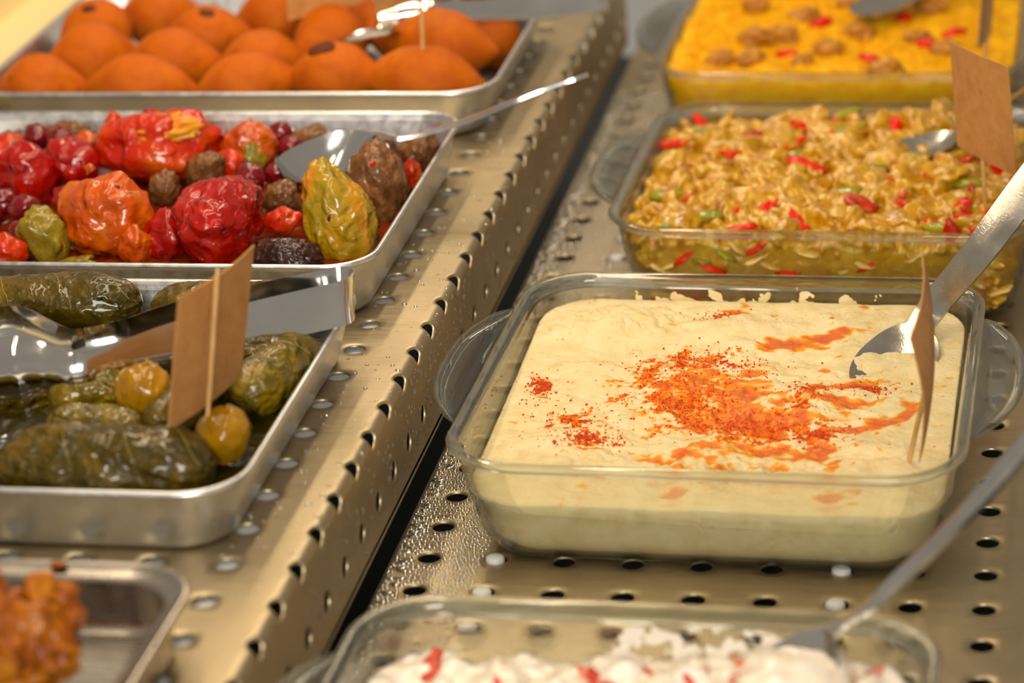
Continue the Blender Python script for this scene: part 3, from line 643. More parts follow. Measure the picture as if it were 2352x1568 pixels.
# ------------------------------------------------------------------ hummus
def g2(x, y, cx, cy, rx, ry, a=0.0):
    c, s = math.cos(a), math.sin(a); u = ((x - cx) * c + (y - cy) * s) / rx; v = (-(x - cx) * s + (y - cy) * c) / ry
    return math.exp(-(u * u + v * v))
def oil_mask(x, y):
    n = fb((x * 0.6, y * 0.8, 0), 3, 4) * 0.50 + fb((x * 1.1 + y * 0.5, y * 2.4, 0), 4, 3) * 0.50
    m_ = 0
    for cx, cy, rx, ry, a, w_ in ((14.2, 15.2, 1.6, 0.8, 0.25, 1.3), (16.3, 16.0, 1.7, 0.40, 0.3, 1.2), (18.8, 7.6, 1.7, 0.55, 0.5, 1.25), (16.7, 5.4, 0.8, 1.5, 0.35, 1.2), (17.5, 3.4, 0.6, 0.8, 0.2, 1.2),
                           (13.5, 9.5, 5.0, 3.6, -0.35, 0.80), (12.8, 4.2, 6.2, 2.3, 0.0, 0.70), (15.8, 10.6, 0.8, 1.8, -0.6, 1.0), (17.6, 11.5, 1.6, 1.1, 0.4, 0.75), (10.8, 17.8, 1.7, 0.5, 0.5, 0.7), (11.0, 0.8, 0.8, 0.5, 0, 1.0), (17.4, 0.7, 1.0, 0.4, 0, 1.0)):
        m_ = max(m_, w_ * g2(x, y, cx, cy, rx, ry, a))
    return max(0.0, min(1.0, (m_ + n * 0.95 - 0.50) * 2.4))
PAP = ((10.2, 9.8, 3.4, 2.5, -0.30, 1.0), (13.2, 7.4, 4.2, 1.7, -0.12, 1.15), (10.0, 13.2, 2.8, 1.4, 0.35, 0.85), (3.3, 10.6, 0.65, 1.2, 0.2, 1.0), (5.6, 7.0, 1.9, 1.1, -0.5, 0.72), (6.2, 5.4, 1.6, 0.8, 0.1, 0.8), (16.3, 6.6, 1.3, 0.9, -0.5, 1.0), (15.6, 9.6, 0.7, 1.6, -0.4, 0.8), (12.5, 13.2, 1.3, 0.8, 0, 0.6), (11.0, 17.9, 1.5, 0.4, 0.5, 0.6), (18.4, 11.0, 1.1, 0.6, -0.5, 0.55))
def pap_mask(x, y):
    n = fb((x * 1.3, y * 1.3, 0), 13, 3) * 0.5 + fb((x * 5.5, y * 5.5, 0), 14, 2) * 0.5
    m_ = 0
    for cx, cy, rx, ry, a, w_ in PAP: m_ = max(m_, w_ * g2(x, y, cx, cy, rx, ry, a))
    return max(0.0, min(1.0, (m_ + n * 1.1 - 0.50) * 2.2))
def hum_top(x, y):
    base = 3.05 + 1.15 * max(0, min(1, (y - HY + 10) / 20)) ** 1.2
    d = 0.34 * fb((x * 0.28, y * 0.28, 0), 1, 3) + 0.09 * fb((x * 0.8, y * 1.3, 0), 2, 3) + 0.03 * fb((x * 4.2, y * 4.2, 0), 6, 3)
    d += 0.45 * g2(x, y, 6.0, 17.0, 3.0, 1.8, 0.3) + 0.30 * g2(x, y, 11.2, 16.6, 2.6, 1.0, 0.2) - 0.35 * g2(x, y, 13.5, 8.5, 4.0, 3.0) - 0.35 * g2(x, y, 18.6, 12.4, 1.8, 1.5) + 0.28 * g2(x, y, 16.4, 9.4, 1.2, 1.4, 0.4)
    d += 0.30 * (g2(x, y, 6.0, 17.0, 3.6, 2.4, 0.2) + g2(x, y, 12.0, 3.4, 5.5, 2.0)) * fb((x * 1.5, y * 1.8, 0), 9, 3) + 0.18 * g2(x, y, 13.5, 9, 5, 4) * fb((x * 2.0, y * 2.4, 0), 10, 2)
    edge = min(1.0, max(0.0, (min(abs(x - (HX - HS / 2)), abs(x - (HX + HS / 2)), abs(y - (HY - HS / 2)), abs(y - (HY + HS / 2))) - 1.1) / 1.5))
    d *= 0.25 + 0.75 * edge
    d -= 0.05 * oil_mask(x, y) * 1.0
    return base + d
t = thing('hummus', 'cream coloured hummus with paprika and orange oil in the square glass dish', 'hummus', (HX, HY, 0.47))
V, F = field(HX, HY, HS - 2 * wi(3.2), HS - 2 * wi(3.2), hum_top, 0.32, 250, 2.7, -1.2, wi(3.2))
o = paste = mesh_obj('paste', V, F, 'hummus', t)
ca = o.data.color_attributes.new('spice', 'FLOAT_COLOR', 'POINT'); buf = np.zeros((len(V), 4), np.float32); buf[:, 3] = 1
for i, p in enumerate(V):
    if p[2] > 2.6 and i < 251 * 251: buf[i, 0] = 0.85 * pap_mask(p[0], p[1]); buf[i, 1] = oil_mask(p[0], p[1])
ca.data.foreach_set('color', buf.ravel())
rnd = random.Random(5); Vp = []; Fp = []; U1, F1 = ico(1); cnt = 0
while cnt < 3600:
    cx, cy, rx, ry, a, w_ = rnd.choice(PAP); x = rnd.gauss(cx, rx * 0.75); y = rnd.gauss(cy, ry * 0.75)
    if not (2.6 < x < 21.8 and -0.4 < y < 19): continue
    if rnd.random() > pap_mask(x, y) * 0.9 + 0.10: continue
    s = rnd.uniform(0.02, 0.07) * (1.4 if rnd.random() < 0.1 else 1); b = len(Vp); R_ = frame((rnd.gauss(0, 1), rnd.gauss(0, 1), rnd.gauss(0, 1)))
    Q = U1 * np.array((s, s * rnd.uniform(0.5, 1), s * 0.5)) @ R_ + np.array((x, y, hum_top(x, y) + 0.01)); Vp += Q.tolist(); Fp += [[q + b for q in f] for f in F1]; cnt += 1
o = mesh_obj('paprika_flakes', Vp, Fp, 'paprika', paste, smooth=False); o['kind'] = 'stuff'; o['label'] = 'coarse red paprika flakes'
def smear(name, parent, mat, cx, cy, sx, sy, h, rot, side, z0, z1, thr, seed, a0=-1, a1=1, off=0.0):
    """thin coat of food left on the inner wall of a dish, torn outline"""
    n, mm = 480, 64; V = []; F = []
    for j in range(mm + 1):
        z = z0 + (z1 - z0) * j / mm; ins = wi(z) - 0.01 + off
        for i in range(n + 1):
            u = a0 + (a1 - a0) * i / n
            if side == 'back': V.append((cx + u * (sx / 2 - 3.3), cy + sy / 2 - ins, z))
            elif side == 'right': V.append((cx + sx / 2 - ins, cy + u * (sy / 2 - 3.3), z))
            else: V.append((cx - sx / 2 + ins, cy + u * (sy / 2 - 3.3), z))
    for j in range(mm):
        f = j / mm
        for i in range(n):
            a = j * (n + 1) + i; p = V[a]
            if fb((p[0] * 1.1 + seed, p[1] * 1.1, p[2] * 1.4), seed, 3) + 0.45 * noise.noise(Vector((p[0] * 3.1, p[1] * 3.1, p[2] * 3.1))) + 0.2 * noise.noise(Vector((p[0] * 8, p[1] * 8, p[2] * 8))) > thr(f) + 1.2 * max(0.0, 1 - i / (0.22 * n)) ** 2 + 1.2 * max(0.0, 1 - (n - i) / (0.22 * n)) ** 2 * (side == 'back'): F.append([a, a + 1, a + n + 2, a + n + 1])
    used = sorted({q for f in F for q in f}); mp = {q: k for k, q in enumerate(used)}
    if not used: return
    mesh_obj(name, rotz([V[q] for q in used], (cx, cy), rot), [[mp[q] for q in f] for f in F], mat, parent)
smear('wall_smear', t, 'hummus', HX, HY, HS, HS, HH, -1.2, 'back', 3.9, 4.9, lambda f: -0.35 + 1.1 * f, 3)
smear('wall_smear', t, 'hummus', HX, HY, HS, HS, HH, -1.2, 'right', 3.4, 4.6, lambda f: -0.2 + 1.2 * f, 8, 0.3, 1.0)

# ------------------------------------------------------------------ chunky vegetable salad
t = thing('vegetable_salad', 'chunky yellow eggplant salad with red and green pepper bits in a glass dish', 'salad', (EX, EY, 0.47))
def egg_top(x, y):
    return 4.55 + 0.35 * g2(x, y, EX, EY + 1, 9, 9) + 0.28 * fb((x * 0.7, y * 0.7, 0), 21, 3) + 0.7 * g2(x, y, 19, 44.5, 4, 2.5)
V, F = field(EX, EY, 22.4 - 2 * wi(4.3) - 0.2, 21.2 - 2 * wi(4.3) - 0.2, lambda x, y: egg_top(x, y) - 0.35, 0.35, 90, 2.6, -1.5, wi(4.3) + 0.1)
tint = []
def lump_set(n, place, cols, smin, smax, sub, rnd, flat=0.75):
    Vl = []; Fl = []; Cl = []
    for _ in range(n):
        c, ok = place(rnd)
        if not ok: continue
        s = rnd.uniform(smin, smax); b = len(Vl); U, Fs = ico(sub); R_ = frame((rnd.gauss(0, 1), rnd.gauss(0, 1), rnd.gauss(0, 1))); sd = rnd.uniform(0, 90)
        k = np.array([1 + 0.40 * noise.noise(Vector(u) * 1.6 + Vector((sd, 0, 0))) + 0.20 * noise.noise(Vector(u) * 3.7 + Vector((0, sd, 0))) for u in U])
        Q = (U * k[:, None] * np.array((s, s * rnd.uniform(0.55, 1), s * rnd.uniform(0.4, flat)))) @ R_ + np.array(c)
        Vl += Q.tolist(); Fl += [[q + b for q in f] for f in Fs]; col = srgb(*rnd.choice(cols)); Cl += [col] * len(U)
    return Vl, Fl, Cl
rnd = random.Random(11)
ECOL = [(212, 164, 44), (222, 182, 74), (196, 144, 30), (206, 156, 40), (226, 194, 100), (186, 130, 26), (214, 150, 30), (180, 146, 36)]
def on_top(rn):
    x = rn.uniform(EX - 9.7, EX + 9.7); y = rn.uniform(EY - 9.0, EY + 9.0); return (x, y, egg_top(x, y) - 0.08 + rn.uniform(-0.1, 0.18)), True
def on_front(rn):
    z = rn.uniform(0.7, 4.6); x = rn.uniform(EX - 9.2, EX + 9.2); ins = wi(z) + 0.22
    return (x, EY - 10.6 + ins + 0.12, z), True
def on_side(rn):
    z = rn.uniform(0.9, 4.6); y = rn.uniform(EY - 8, EY + 8); ins = wi(z) + 0.22
    s = rn.choice((-1, 1)); return (EX + s * (11.2 - ins - 0.12), y, z), True
Va, Fa, Ca = lump_set(520, on_top, ECOL, 0.25, 0.7, 2, rnd, 0.7)
Vd, Fd, Cd_ = lump_set(130, on_top, ECOL, 0.7, 1.25, 3, rnd, 0.55)
Vb, Fb_, Cb = lump_set(420, on_front, ECOL + [(224, 200, 140), (190, 150, 30)], 0.2, 0.5, 2, rnd, 0.5)
Vc, Fc, Cc = lump_set(260, on_side, ECOL, 0.2, 0.5, 2, rnd, 0.5)
allV = V.tolist(); allF = list(F); allC = [srgb(190, 138, 34)] * len(allV)
for Vx, Fx, Cx in ((Va, Fa, Ca), (Vd, Fd, Cd_), (Vb, Fb_, Cb), (Vc, Fc, Cc)):
    b = len(allV); allV += rotz(Vx, (EX, EY), -1.5).tolist(); allF += [[q + b for q in f] for f in Fx]; allC += Cx
def fused(name, V, F, mat, parent, voxel, it=3):
    o = mesh_obj(name, V, F, mat, parent)
    md = o.modifiers.new('fuse', 'REMESH'); md.mode = 'VOXEL'; md.voxel_size = voxel * CM; md.use_smooth_shade = True
    ms = o.modifiers.new('soft', 'SMOOTH'); ms.iterations = it; ms.factor = 0.5
    dg = bpy.context.evaluated_depsgraph_get(); me = bpy.data.meshes.new_from_object(o.evaluated_get(dg)); o.modifiers.clear(); old = o.data; o.data = me; bpy.data.meshes.remove(old)
    return o
o = fused('mash', allV, allF, 'salad', t, 0.085, 2); o['kind'] = 'stuff'; o['label'] = 'yellow lumpy eggplant and cauliflower mash'
def piece(name, mat, c, r, ax, seed, parent, amp=0.3):
    return blob(name, c, r, mat, parent, ax, seed, amp, 1.4, 0.08, 2, sub=3)
RB = [(5.6, 41.5), (6.9, 44.6), (8.9, 45.3), (10.4, 42.0), (9.3, 39.2), (11.7, 41.3), (11.5, 30.6), (14.6, 45.6), (16.8, 43.6), (18.0, 42.6), (19.2, 44.3), (20.4, 43.5), (21.6, 42.0), (23.5, 44.9), (13.5, 37.4),
      (16.5, 32.0), (19.4, 31.8), (20.6, 29.3), (22.0, 31.6), (24.4, 33.0), (25.0, 31.4), (13.8, 29.0), (10.6, 27.9), (21.6, 28.0), (23.2, 27.6), (15.9, 36.0), (18.4, 35.6), (7.1, 36.9), (12.6, 44.0), (24.0, 38.0)]
RB += [(EX + rnd.uniform(-9, 9), EY + rnd.uniform(-8.6, 8.6)) for _ in range(34)]
for k, (x, y) in enumerate(RB):
    rr = rnd.uniform(0.38, 0.72) if k < 30 else rnd.uniform(0.18, 0.42); piece('red_pepper_piece', 'redorange' if k % 4 == 3 else 'redbit', (x, y, egg_top(x, y) + 0.14), (rr * rnd.uniform(0.5, 1.1), rr * 0.4, rr * rnd.uniform(1.0, 1.9)), (rnd.uniform(-1, 1), rnd.uniform(-0.5, 0.5), 0.25), k, t, 0.5)
GB = [(EX + rnd.uniform(-9, 9), EY + rnd.uniform(-8.6, 8.6)) for _ in range(14)] + [(11.0, 38.5), (10.4, 36.4), (12.6, 39.2), (15.8, 33.4), (17.0, 36.8), (15.0, 46.0), (12.8, 45.6), (21.0, 28.6), (9.0, 33.2), (19.0, 38.9), (6.2, 33.5)]
for k, (x, y) in enumerate(GB):
    rr = rnd.uniform(0.4, 0.6); piece('green_pepper_piece', 'greenbit', (x, y, egg_top(x, y) + 0.14), (rr, rr * 0.5, rr * 2.0), (1, rnd.uniform(-0.6, 0.8), 0.15), 40 + k, t, 0.2)
for k, (x, z) in enumerate([(6.4, 1.2), (7.2, 2.6), (8.9, 3.4), (12.4, 2.4), (14.0, 1.7), (16.2, 2.9), (18.0, 1.4), (10.4, 0.9), (7.9, 1.4), (20.6, 2.6), (22.0, 1.6)] + [(EX + rnd.uniform(-9, 9), rnd.uniform(0.9, 4.2)) for _ in range(34)]):
    ins = wi(z) + 0.02; rr = rnd.uniform(0.3, 0.6)
    kd = (0, 2, 1, 2)[k % 4]; piece(('red_pepper_piece', 'green_pepper_piece', 'onion_piece')[kd], ('redbit', 'greenbit', 'onionbit')[kd], (x, EY - 10.6 + ins + 0.15, z), (rr, 0.15, rr * 1.3), (1, 0.02, rnd.uniform(-0.8, 0.8)), 60 + k, t)

# ------------------------------------------------------------------ yellow rice with meat
t = thing('yellow_rice', 'bright yellow rice with browned meat chunks in the farthest glass dish', 'rice', (RX, RY, 0.47))
def rice_top(x, y):
    return 4.75 + 0.45 * fb((x * 0.35, y * 0.35, 0), 31, 3) + 0.10 * fb((x * 1.8, y * 1.8, 0), 32, 3) + 0.8 * g2(x, y, RX, RY + 4, 8, 7)
V, F = field(RX, RY, 22.6 - 2 * wi(4.5), 21.6 - 2 * wi(4.5), rice_top, 0.32, 120, 2.6, -1.0, wi(4.5))
rnd = random.Random(3); U, Fs = ico(1); V = V.tolist(); F = list(F)
for _ in range(5200):
    x = rnd.uniform(RX - 9.8, RX + 9.8); y = rnd.uniform(RY - 9.2, RY + 8.0); s = rnd.uniform(0.10, 0.2); b = len(V); R_ = frame((rnd.gauss(0, 1), rnd.gauss(0, 1), rnd.gauss(0, 0.5)))
    V += ((U * np.array((s * 0.45, s * 0.4, s))) @ R_ + np.array((x, y, rice_top(x, y) + 0.04))).tolist(); F += [[q + b for q in f] for f in Fs]
o = mesh_obj('grains', V, F, 'grain', t); o['kind'] = 'stuff'
for k, (x, y, r) in enumerate([(6.4, 57.2, 0.8), (8.4, 56.3, 0.8), (9.8, 61.5, 1.0), (8.2, 60.4, 0.9), (11.0, 64.2, 0.9), (13.0, 58.4, 0.8), (14.6, 61.8, 0.9), (13.9, 66.5, 0.9), (18.2, 61.0, 0.8), (18.8, 66.5, 0.9), (20.0, 58.8, 0.7), (16.6, 55.2, 0.9), (7.6, 66.8, 0.8), (11.5, 57.0, 0.6)]):
    blob('meat_chunk', (x, y, rice_top(x, y) + 0.2), (r, r * 0.7, r * 1.25), 'meat', t, (1, math.sin(k * 2), 0.2), 90 + k, 0.35, 1.8, 0.12, 2.5, sub=4)
for k, (x, y) in enumerate([(17.2, 64.5), (12.2, 62.6), (18.9, 59.6), (15.5, 57.2), (10.4, 58.6), (20.5, 62.0)]):
    piece('red_pepper_piece', 'redbit', (x, y, rice_top(x, y) + 0.12), (0.5, 0.3, 0.8), (1, math.cos(k), 0.2), 120 + k, t)

# ------------------------------------------------------------------ yogurt salad
t = thing('yogurt_salad', 'white yogurt salad with red vegetable strips in the nearest glass dish', 'salad', (FX, FY, 0.47))
def yog_top(x, y):
    e = g2(x, y, 11.5, -21, 9, 6)
    return 3.65 + 0.45 * fb((x * 0.55, y * 0.55, 0), 51, 3) + 0.12 * fb((x * 1.9, y * 1.9, 0), 52, 3) + 0.7 * g2(x, y, 16, -17.5, 3.0, 2.0) - 0.5 * g2(x, y, 6.0, -13.4, 7.0, 2.0)
V, F = field(FX, FY, 22.2 - 2 * wi(3.2), 22.0 - 2 * wi(3.2), yog_top, 0.32, 110, 2.6, -1.0, wi(3.2))
mesh_obj('yogurt', V, F, 'yogurt', t)
rnd = random.Random(9)
for k in range(60):
    x = rnd.uniform(3.4, 20.5); y = rnd.uniform(-27, -15.5) if k < 16 else rnd.uniform(-17.6, -14.9); r = rnd.uniform(0.45, 0.85)
    if k % 2: blob('coated_lump', (x, y, yog_top(x, y) + 0.15), (r, r * 0.8, r * 0.6), 'yogurt', t, (rnd.gauss(0, 1), rnd.gauss(0, 1), 1), 150 + k, 0.3, 1.6, sub=3)
    else: piece('red_strip', 'beet', (x, y, yog_top(x, y) + 0.06), (0.24, 0.18, r * 0.95), (rnd.uniform(-1, 1), rnd.uniform(-0.6, 0.6), 0.6), 150 + k, t)
smear('wall_smear', t, 'smear', FX, FY, 22.2, 22.0, 5.3, -1.0, 'back', 1.7, 4.7, lambda f: -0.75 + 0.95 * f, 6, -0.35, 1.0, 0.03)
smear('wall_smear', t, 'smear', FX, FY, 22.2, 22.0, 5.3, -1.0, 'right', 1.7, 4.6, lambda f: -0.3 + 0.8 * f, 7, -1.0, 1.0, 0.03)

# ------------------------------------------------------------------ spoons and tongs
def spoon(label, pts, bowl_to, bw, hw, depth=0.65, mat='steel', group='serving spoons', hend=None, up_=(0, 0, 1), thick=0.14, name='serving_spoon', hup=None, coat=None):
    """pts from bowl tip to handle end; the first bowl_to spans form the bowl"""
    n = 14; P = cr(pts, n); nb = bowl_to * n; N = len(P); wid = np.zeros(N); dep = np.zeros(N); side = []
    hend = hend or hw
    tang = np.gradient(P, axis=0)
    for i in range(N):
        g = min(1.0, max(0.0, (i - nb * 0.7) / (nb * 0.6))); uu = np.array(up_) * (1 - g) + np.array(hup or up_) * g
        s = np.cross(tang[i], uu); side.append(s / np.linalg.norm(s))
        if i <= nb:
            u = i / nb; b_ = (max(0.0, 1 - abs(2 * (u ** 0.85) - 1) ** 2.3)) ** 0.55
            wid[i] = max(0.12, bw * b_) if u < 0.62 else max(bw * b_, hw * (0.75 + 0.25 * (u - 0.62) / 0.38)); dep[i] = depth * max(0.0, 1 - (2 * u - 0.95) ** 2) ** 1.0
        else:
            u = (i - nb) / (N - 1 - nb); wid[i] = hw + (hend - hw) * u; dep[i] = -0.06
            if u > 0.93: wid[i] *= 1 - 0.5 * ((u - 0.93) / 0.07) ** 2
    dep[nb - 4:nb + 1] = np.linspace(dep[nb - 4], -0.06, 5)
    t = thing(name, label, 'spoon', tuple(pts[0]), group)
    V, F = strip(P[:nb + 1], wid[:nb + 1], side[:nb + 1], dep[:nb + 1], thick, 14); mesh_obj('bowl', V, F, mat, t, angle=50)
    if coat: blob('food_coat', np.array(P[int(nb * 0.66)]) + np.array((-0.1, -0.1, 0.05)), (bw * 0.55, bw * 0.60, 0.62), coat, t, (0, 0.15, 1), 5, 0.25, 1.5, sub=4)
    V, F = strip(P[nb:], wid[nb:], side[nb:], dep[nb:], thick + 0.06, 6); mesh_obj('handle', V, F, mat, t, angle=50)
    return t
spoon('silver spoon resting over the dried peppers with its handle across the tray corner', [(-11.8, 22.9, 9.5), (-10.2, 24.9, 9.75), (-8.0, 26.5, 10.5), (-6.4, 26.6, 10.35), (-3.6, 27.8, 10.75), (-0.54, 29.4, 11.6), (2.87, 30.12, 12.6)], 2, 3.5, 0.75, 1.35, hend=1.5, up_=(0.15, -0.25, 1), hup=(0, 0.30, 1))
spoon('scratched steel spoon standing in the hummus', [(19.6, 10.6, 3.3), (19.5, 13.4, 3.75), (20.55, 15.9, 4.7), (21.4, 16.5, 5.8), (23.1, 16.3, 8.1), (25.5, 17.4, 11.2), (27.5, 18.4, 13.6)], 2, 4.0, 1.3, 0.5, 'scratched', hend=1.8, hup=(-0.2, -0.8, 0.6))
spoon('steel spoon sunk in the vegetable salad behind the paper tag', [(18.4, 38.6, 5.2), (19.9, 39.8, 5.5), (21.6, 40.2, 5.9), (23.2, 39.4, 7.4), (25.2, 38.3, 9.2), (27.5, 37.0, 11.2)], 2, 3.2, 0.9, 0.35, 'scratched', hend=1.5)
spoon('steel spoon lying in the yellow rice', [(14.6, 62.4, 6.2), (16.4, 65.0, 6.5), (18.4, 67.0, 6.9), (20.5, 69.5, 7.6), (23.5, 73, 9.4)], 2, 3.4, 0.9, 0.4, 'scratched', hend=1.5)
spoon('long-handled spoon in the yogurt salad, handle reaching out at the right', [(15.0, -19.0, 2.9), (17.0, -16.7, 3.9), (18.69, -14.94, 5.4), (20.2, -14.88, 6.6), (21.75, -14.21, 8.0), (23.74, -13.49, 10.0), (25.6, -12.47, 12.0), (28, -11.2, 14.4)], 2, 3.6, 0.8, 0.6, 'steel', hend=1.0, coat='yogurt')
spoon('small spoon bowl sticking up between the croquettes', [(-13.9, 43.2, 10.5), (-12.3, 44.0, 10.9), (-10.6, 44.9, 10.5), (-8.6, 46.6, 9.8)], 2, 2.4, 0.6, 0.35, 'traysteel', up_=(0, 0.4, 1))

def tongs(label, back, front, mats='steel', wv=(0.0, 0.36, 0.933), widths=None, gap_bend=True):
    """two strip arms lying on edge; top-edge points from scoop to the spring bend"""
    t = thing('serving_tongs', label, 'tongs', (back[-1][0], back[-1][1], ZL + 2.9))
    n = 12
    for pts, sgn in ((back, -1), (front, 1)):
        T = cr([p[:3] for p in pts], n); Wd = np.interp(np.arange(len(T)) / n, np.arange(len(pts)), [p[3] for p in pts]); De = np.interp(np.arange(len(T)) / n, np.arange(len(pts)), [p[4] for p in pts])
        C_ = T - np.outer(Wd / 2, np.array(wv)); side = np.tile(np.array(wv), (len(T), 1))
        k = 3 * n
        V, F = strip(C_[:k + 1], Wd[:k + 1], side[:k + 1], sgn * De[:k + 1], 0.10, 12); mesh_obj('scoop', V, F, mats, t, angle=50)
        V, F = strip(C_[k:], Wd[k:], side[k:], sgn * De[k:], 0.10, 10); mesh_obj('arm', V, F, mats, t, angle=50)
    a = np.array(back[-1][:3]); b = np.array(front[-1][:3]); d = np.array(back[-1][:3]) - np.array(back[-2][:3]); d /= np.linalg.norm(d); r = np.linalg.norm(a - b) / 2; c = (a + b) / 2; s = (a - b) / (2 * r)
    P = np.array([c + s * r * math.cos(g) + d * r * 0.9 * math.sin(g) for g in np.linspace(0, math.pi, 21)]); wd = back[-1][3]
    V, F = strip(P - np.array(wv) * wd / 2, np.full(21, wd), np.tile(np.array(wv), (21, 1)), np.full(21, 0.0), 0.10, 6); mesh_obj('spring_bend', V, F, mats, t, angle=50)
    return t
tongs('polished steel tongs lying across the vine leaf rolls',
      [(-19.6, 0.6, 11.0, 2.2, 0.5), (-17.78, 0.83, 11.3, 2.4, 0.6), (-15.44, -0.4, 10.95, 1.7, 0.35), (-14.3, -0.4, 10.85, 1.3, 0.15), (-12.76, 0.2, 11.0, 1.3, 0.12), (-10.85, 1.7, 11.2, 1.8, 0.12), (-7.48, 3.6, 11.4, 1.9, 0.12), (-4.6, 5.4, 11.45, 1.95, 0.0)],
      [(-18.2, -3.2, 11.2, 2.5, 0.6), (-16.3, -2.9, 11.5, 2.7, 0.7), (-14.9, -3.2, 11.25, 1.9, 0.4), (-13.6, -3.5, 11.0, 1.35, 0.15), (-12.6, -2.8, 11.0, 1.3, 0.12), (-10.16, -0.4, 11.2, 1.8, 0.12), (-6.93, 1.7, 11.4, 1.9, 0.12), (-4.0, 3.7, 11.45, 1.95, 0.0)])
tongs('steel tongs resting on the back right corner of the croquette tray',
      [(-12.5, 47.4, 11.4, 1.6, 0.3), (-11.3, 47.9, 11.5, 1.7, 0.3), (-10.0, 48.3, 11.4, 1.3, 0.2), (-8.8, 48.6, 11.5, 1.1, 0.1), (-5.0, 50.3, 11.5, 1.3, 0.1), (-0.5, 52.2, 11.6, 1.4, 0.0)],
      [(-12.0, 45.9, 11.9, 1.6, 0.3), (-10.9, 46.2, 12.0, 1.7, 0.3), (-9.7, 46.4, 11.9, 1.3, 0.2), (-8.4, 46.6, 11.8, 1.1, 0.1), (-4.5, 48.6, 11.4, 1.3, 0.1), (0.2, 50.7, 11.4, 1.4, 0.0)])

# ------------------------------------------------------------------ paper tags on picks
def paper_tag(label, LB, RB_, RT, LT, pick, bend=0.2, fold=0.0, swell=0.0):
    LB, RB_, RT, LT = [np.array(p, float) for p in (LB, RB_, RT, LT)]
    t = thing('paper_tag', label, 'tag', tuple(pick[0]), 'kraft paper tags on wooden picks')
    nrm = np.cross(RB_ - LB, LT - LB); nrm /= np.linalg.norm(nrm); n = 20; V = []; F = []
    for sgn in (1, -1):
        for j in range(n + 1):
            for i in range(n + 1):
                u, v = i / n, j / n; p = (LB * (1 - u) + RB_ * u) * (1 - v) + (LT * (1 - u) + RT * u) * v
                d = bend * math.sin(math.pi * u) * (0.6 + 0.4 * v) + fold * abs(u - 0.5) * 2 + swell * math.sin(math.pi * v)
                V.append(p + nrm * (d + sgn * 0.03))
    m_ = (n + 1) ** 2
    for j in range(n):
        for i in range(n):
            a = j * (n + 1) + i; F.append([a, a + 1, a + n + 2, a + n + 1]); F.append([m_ + a, m_ + a + n + 1, m_ + a + n + 2, m_ + a + 1])
    ring = [i for i in range(n)] + [j * (n + 1) + n for j in range(n)] + [n * (n + 1) + i for i in range(n, 0, -1)] + [j * (n + 1) for j in range(n, 0, -1)]
    for a in range(len(ring)): b = (a + 1) % len(ring); F.append([ring[b], ring[a], m_ + ring[a], m_ + ring[b]])
    mesh_obj('paper', V, F, 'kraft', t, angle=40)
    a, b = [np.array(p, float) for p in pick]; R_ = frame(b - a); L = []
    for f, r in ((0, 0.04), (0.08, 0.11), (0.92, 0.11), (1, 0.06)):
        L.append([tuple(a + (b - a) * f + R_[0] * r * math.cos(g) + R_[1] * r * math.sin(g)) for g in np.linspace(0, 2 * math.pi, 10, endpoint=False)])
    V, F = loft(L, True, True); mesh_obj('pick', V, F, 'wood', t)
    return t
paper_tag('kraft paper tag on a pick stuck into the vine leaf rolls', (-8.14, -8.6, 9.9), (-6.69, -3.0, 9.9), (-5.52, -3.0, 15.76), (-7.02, -8.6, 15.72), ((-7.1, -7.0, 9.0), (-5.85, -6.95, 16.3)), 0.25)
paper_tag('kraft paper tag on a pick facing forward in the vegetable salad', (21.71, 33.47, 7.5), (24.8, 28.77, 7.5), (24.31, 28.77, 13.28), (21.29, 33.47, 13.18), ((23.2, 31.6, 4.2), (22.8, 31.4, 12.8)), 0.10)
paper_tag('kraft paper tag standing edge-on in the hummus beside its spoon', (21.25, -0.1, 5.2), (21.35, 5.4, 6.3), (21.1, 5.3, 12.7), (20.9, -0.1, 10.8), ((20.55, 4.1, 2.9), (21.55, 3.2, 8.0)), 0.30, 0.0, 0.35)
paper_tag('kraft paper tag seen edge-on in the yellow rice', (22.2, 52.6, 6.9), (22.9, 55.6, 6.9), (23.3, 55.6, 12.8), (22.6, 52.6, 12.8), ((22.6, 54.6, 4.4), (23.0, 54.4, 12.6)), 0.1)
paper_tag('kraft paper tag on the pick in the front right croquette', (-10.5, 39.0, 13.25), (-7.3, 42.8, 13.6), (-7.1, 42.8, 19), (-10.4, 39.0, 19), ((-8.1, 39.5, 10.4), (-8.0, 40.6, 18.2)), 0.1)
paper_tag('kraft paper tag with its shaded side turned to us behind the croquettes', (-17.96, 47.0, 10.6), (-13.7, 49.5, 11.0), (-13.5, 49.5, 17), (-17.6, 47.0, 17), ((-15.6, 49.4, 9.5), (-15.3, 49.4, 16.5)), 0.1)

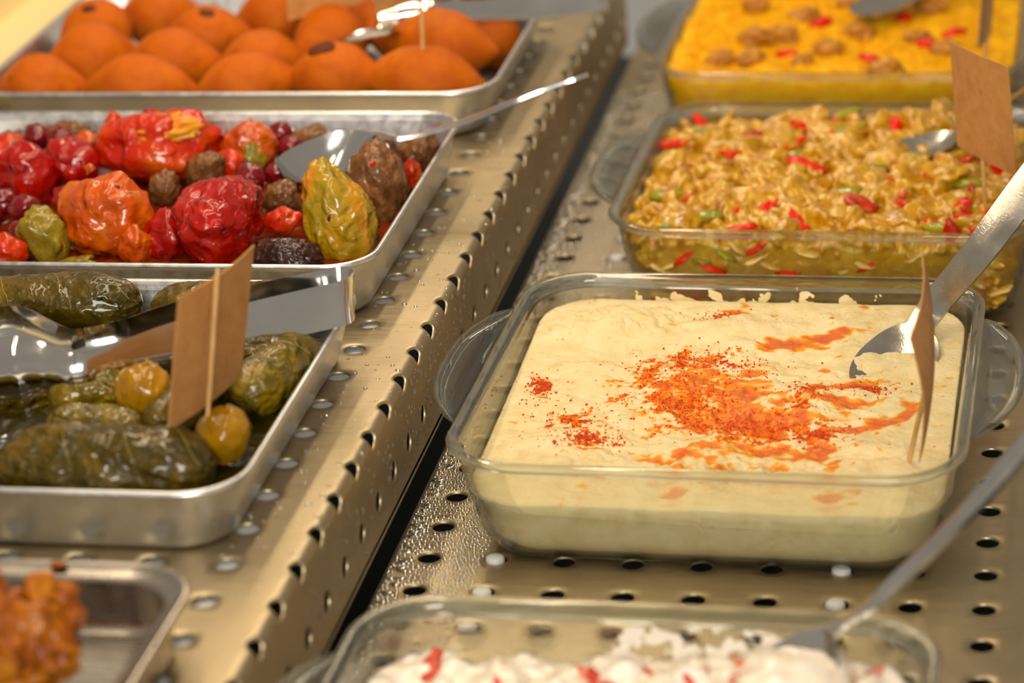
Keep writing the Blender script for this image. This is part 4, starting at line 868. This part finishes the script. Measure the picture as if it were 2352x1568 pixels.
# ------------------------------------------------------------------ condensation
rnd = random.Random(21)
def dome(V, F, P, T1, T2, N, ra, rb, h, n=8):
    b = len(V)
    for rr, hh in ((1.0, -0.03), (0.88, 0.42), (0.55, 0.83)):
        for k in range(n):
            g = 2 * math.pi * k / n; V.append(tuple(P + T1 * (ra * rr * math.cos(g)) + T2 * (rb * rr * math.sin(g)) + N * (h * hh)))
    V.append(tuple(P + N * h))
    for i in range(2):
        for k in range(n): k2 = (k + 1) % n; F.append([b + i * n + k, b + i * n + k2, b + (i + 1) * n + k2, b + (i + 1) * n + k])
    for k in range(n): F.append([b + 2 * n + k, b + 2 * n + (k + 1) % n, b + 3 * n])
X, Y, Z = np.eye(3)
V, F = [], []; taken = {}
def free(x, y, r):
    key = (int(x / 0.3), int(y / 0.3))
    for i in (-1, 0, 1):
        for j in (-1, 0, 1):
            for (a, b_, c) in taken.get((key[0] + i, key[1] + j), ()):
                if (a - x) ** 2 + (b_ - y) ** 2 < (0.97 * (c + r)) ** 2: return False
    taken.setdefault(key, []).append((x, y, r)); return True
def hole_d(x, y): return math.hypot(x - 3 * round(x / 3), y - 3 * round(y / 3))
tries = 0
while tries < 60000:
    tries += 1
    y = rnd.uniform(-16, 66); xm = 2.4 if y < 4 else (1.6 if y < 20 else 4.2)
    x = rnd.uniform(-1.52, xm)
    r = rnd.uniform(0.055, 0.115) * (1.0 if x > 0 else 1.3) * (1 if y < 24 else 1.3)
    if hole_d(x, y) < 0.66 or (x > xm - 0.9 and rnd.random() < (x - xm + 0.9)): continue
    if not free(x, y, r): continue
    dome(V, F, np.array((x, y, 0.0)), X, Y, Z, r, r * rnd.uniform(0.85, 1.1), r * 0.8)
for _ in range(300):                               # water drawn into ridges along the turned-down edge
    y = rnd.uniform(-16, 66); ra = rnd.uniform(0.22, 0.42); x = rnd.uniform(-1.62 + ra, -0.85)
    if hole_d(x, y) < 0.8: continue
    ta = rnd.uniform(-0.35, 0.1); dome(V, F, np.array((x, y, 0.0)), X * math.cos(ta) + Y * math.sin(ta), Y * math.cos(ta) - X * math.sin(ta), Z, ra, rnd.uniform(0.10, 0.17), 0.085, 12)
o = mesh_obj('condensation_drops', V, F, 'water', origin=(0, 10, 0)); o['kind'] = 'stuff'; tag(o, 'dense condensation drops along the edge of the lower shelf', 'water drops')
V, F = [], []
for _ in range(900):
    s = rnd.uniform(-5.0, -1.0) if rnd.random() < 0.42 else rnd.uniform(-1.3, 2.6); y = rnd.uniform(-14, 44)
    if s < -1.2:
        if rnd.random() > 0.25 + 0.75 * (0.5 + 0.5 * noise.noise(Vector((s * 0.5, y * 0.3, 3)))): continue
    ds = abs((s - SL) / 3 - round((s - SL) / 3)) * 3; dy = abs((y - YO) / 3 - round((y - YO) / 3)) * 3
    if math.hypot(ds, dy) < 0.62: continue
    P = np.array(smap(s, y, 0)); P1 = np.array(smap(s + 0.02, y, 0)); t1 = (P1 - P) / np.linalg.norm(P1 - P); nn = np.cross(t1, Y)
    if nn[2] < -0.2 or (nn[0] < -0.2): nn = -nn
    r = rnd.uniform(0.04, 0.11) * (1.6 if rnd.random() < 0.08 else 1)
    T2 = Y if np.dot(np.cross(t1, Y), nn) > 0 else -Y
    dome(V, F, P, t1, T2, nn, r * (1.5 if s > -1.2 else 1.0), r * rnd.uniform(0.7, 1.3), r * 0.65)
o = mesh_obj('water_drops', V, F, 'water', origin=(-2, 15, ZL)); o['kind'] = 'stuff'; tag(o, 'scattered water drops on the bent edge of the raised shelf', 'water drops')
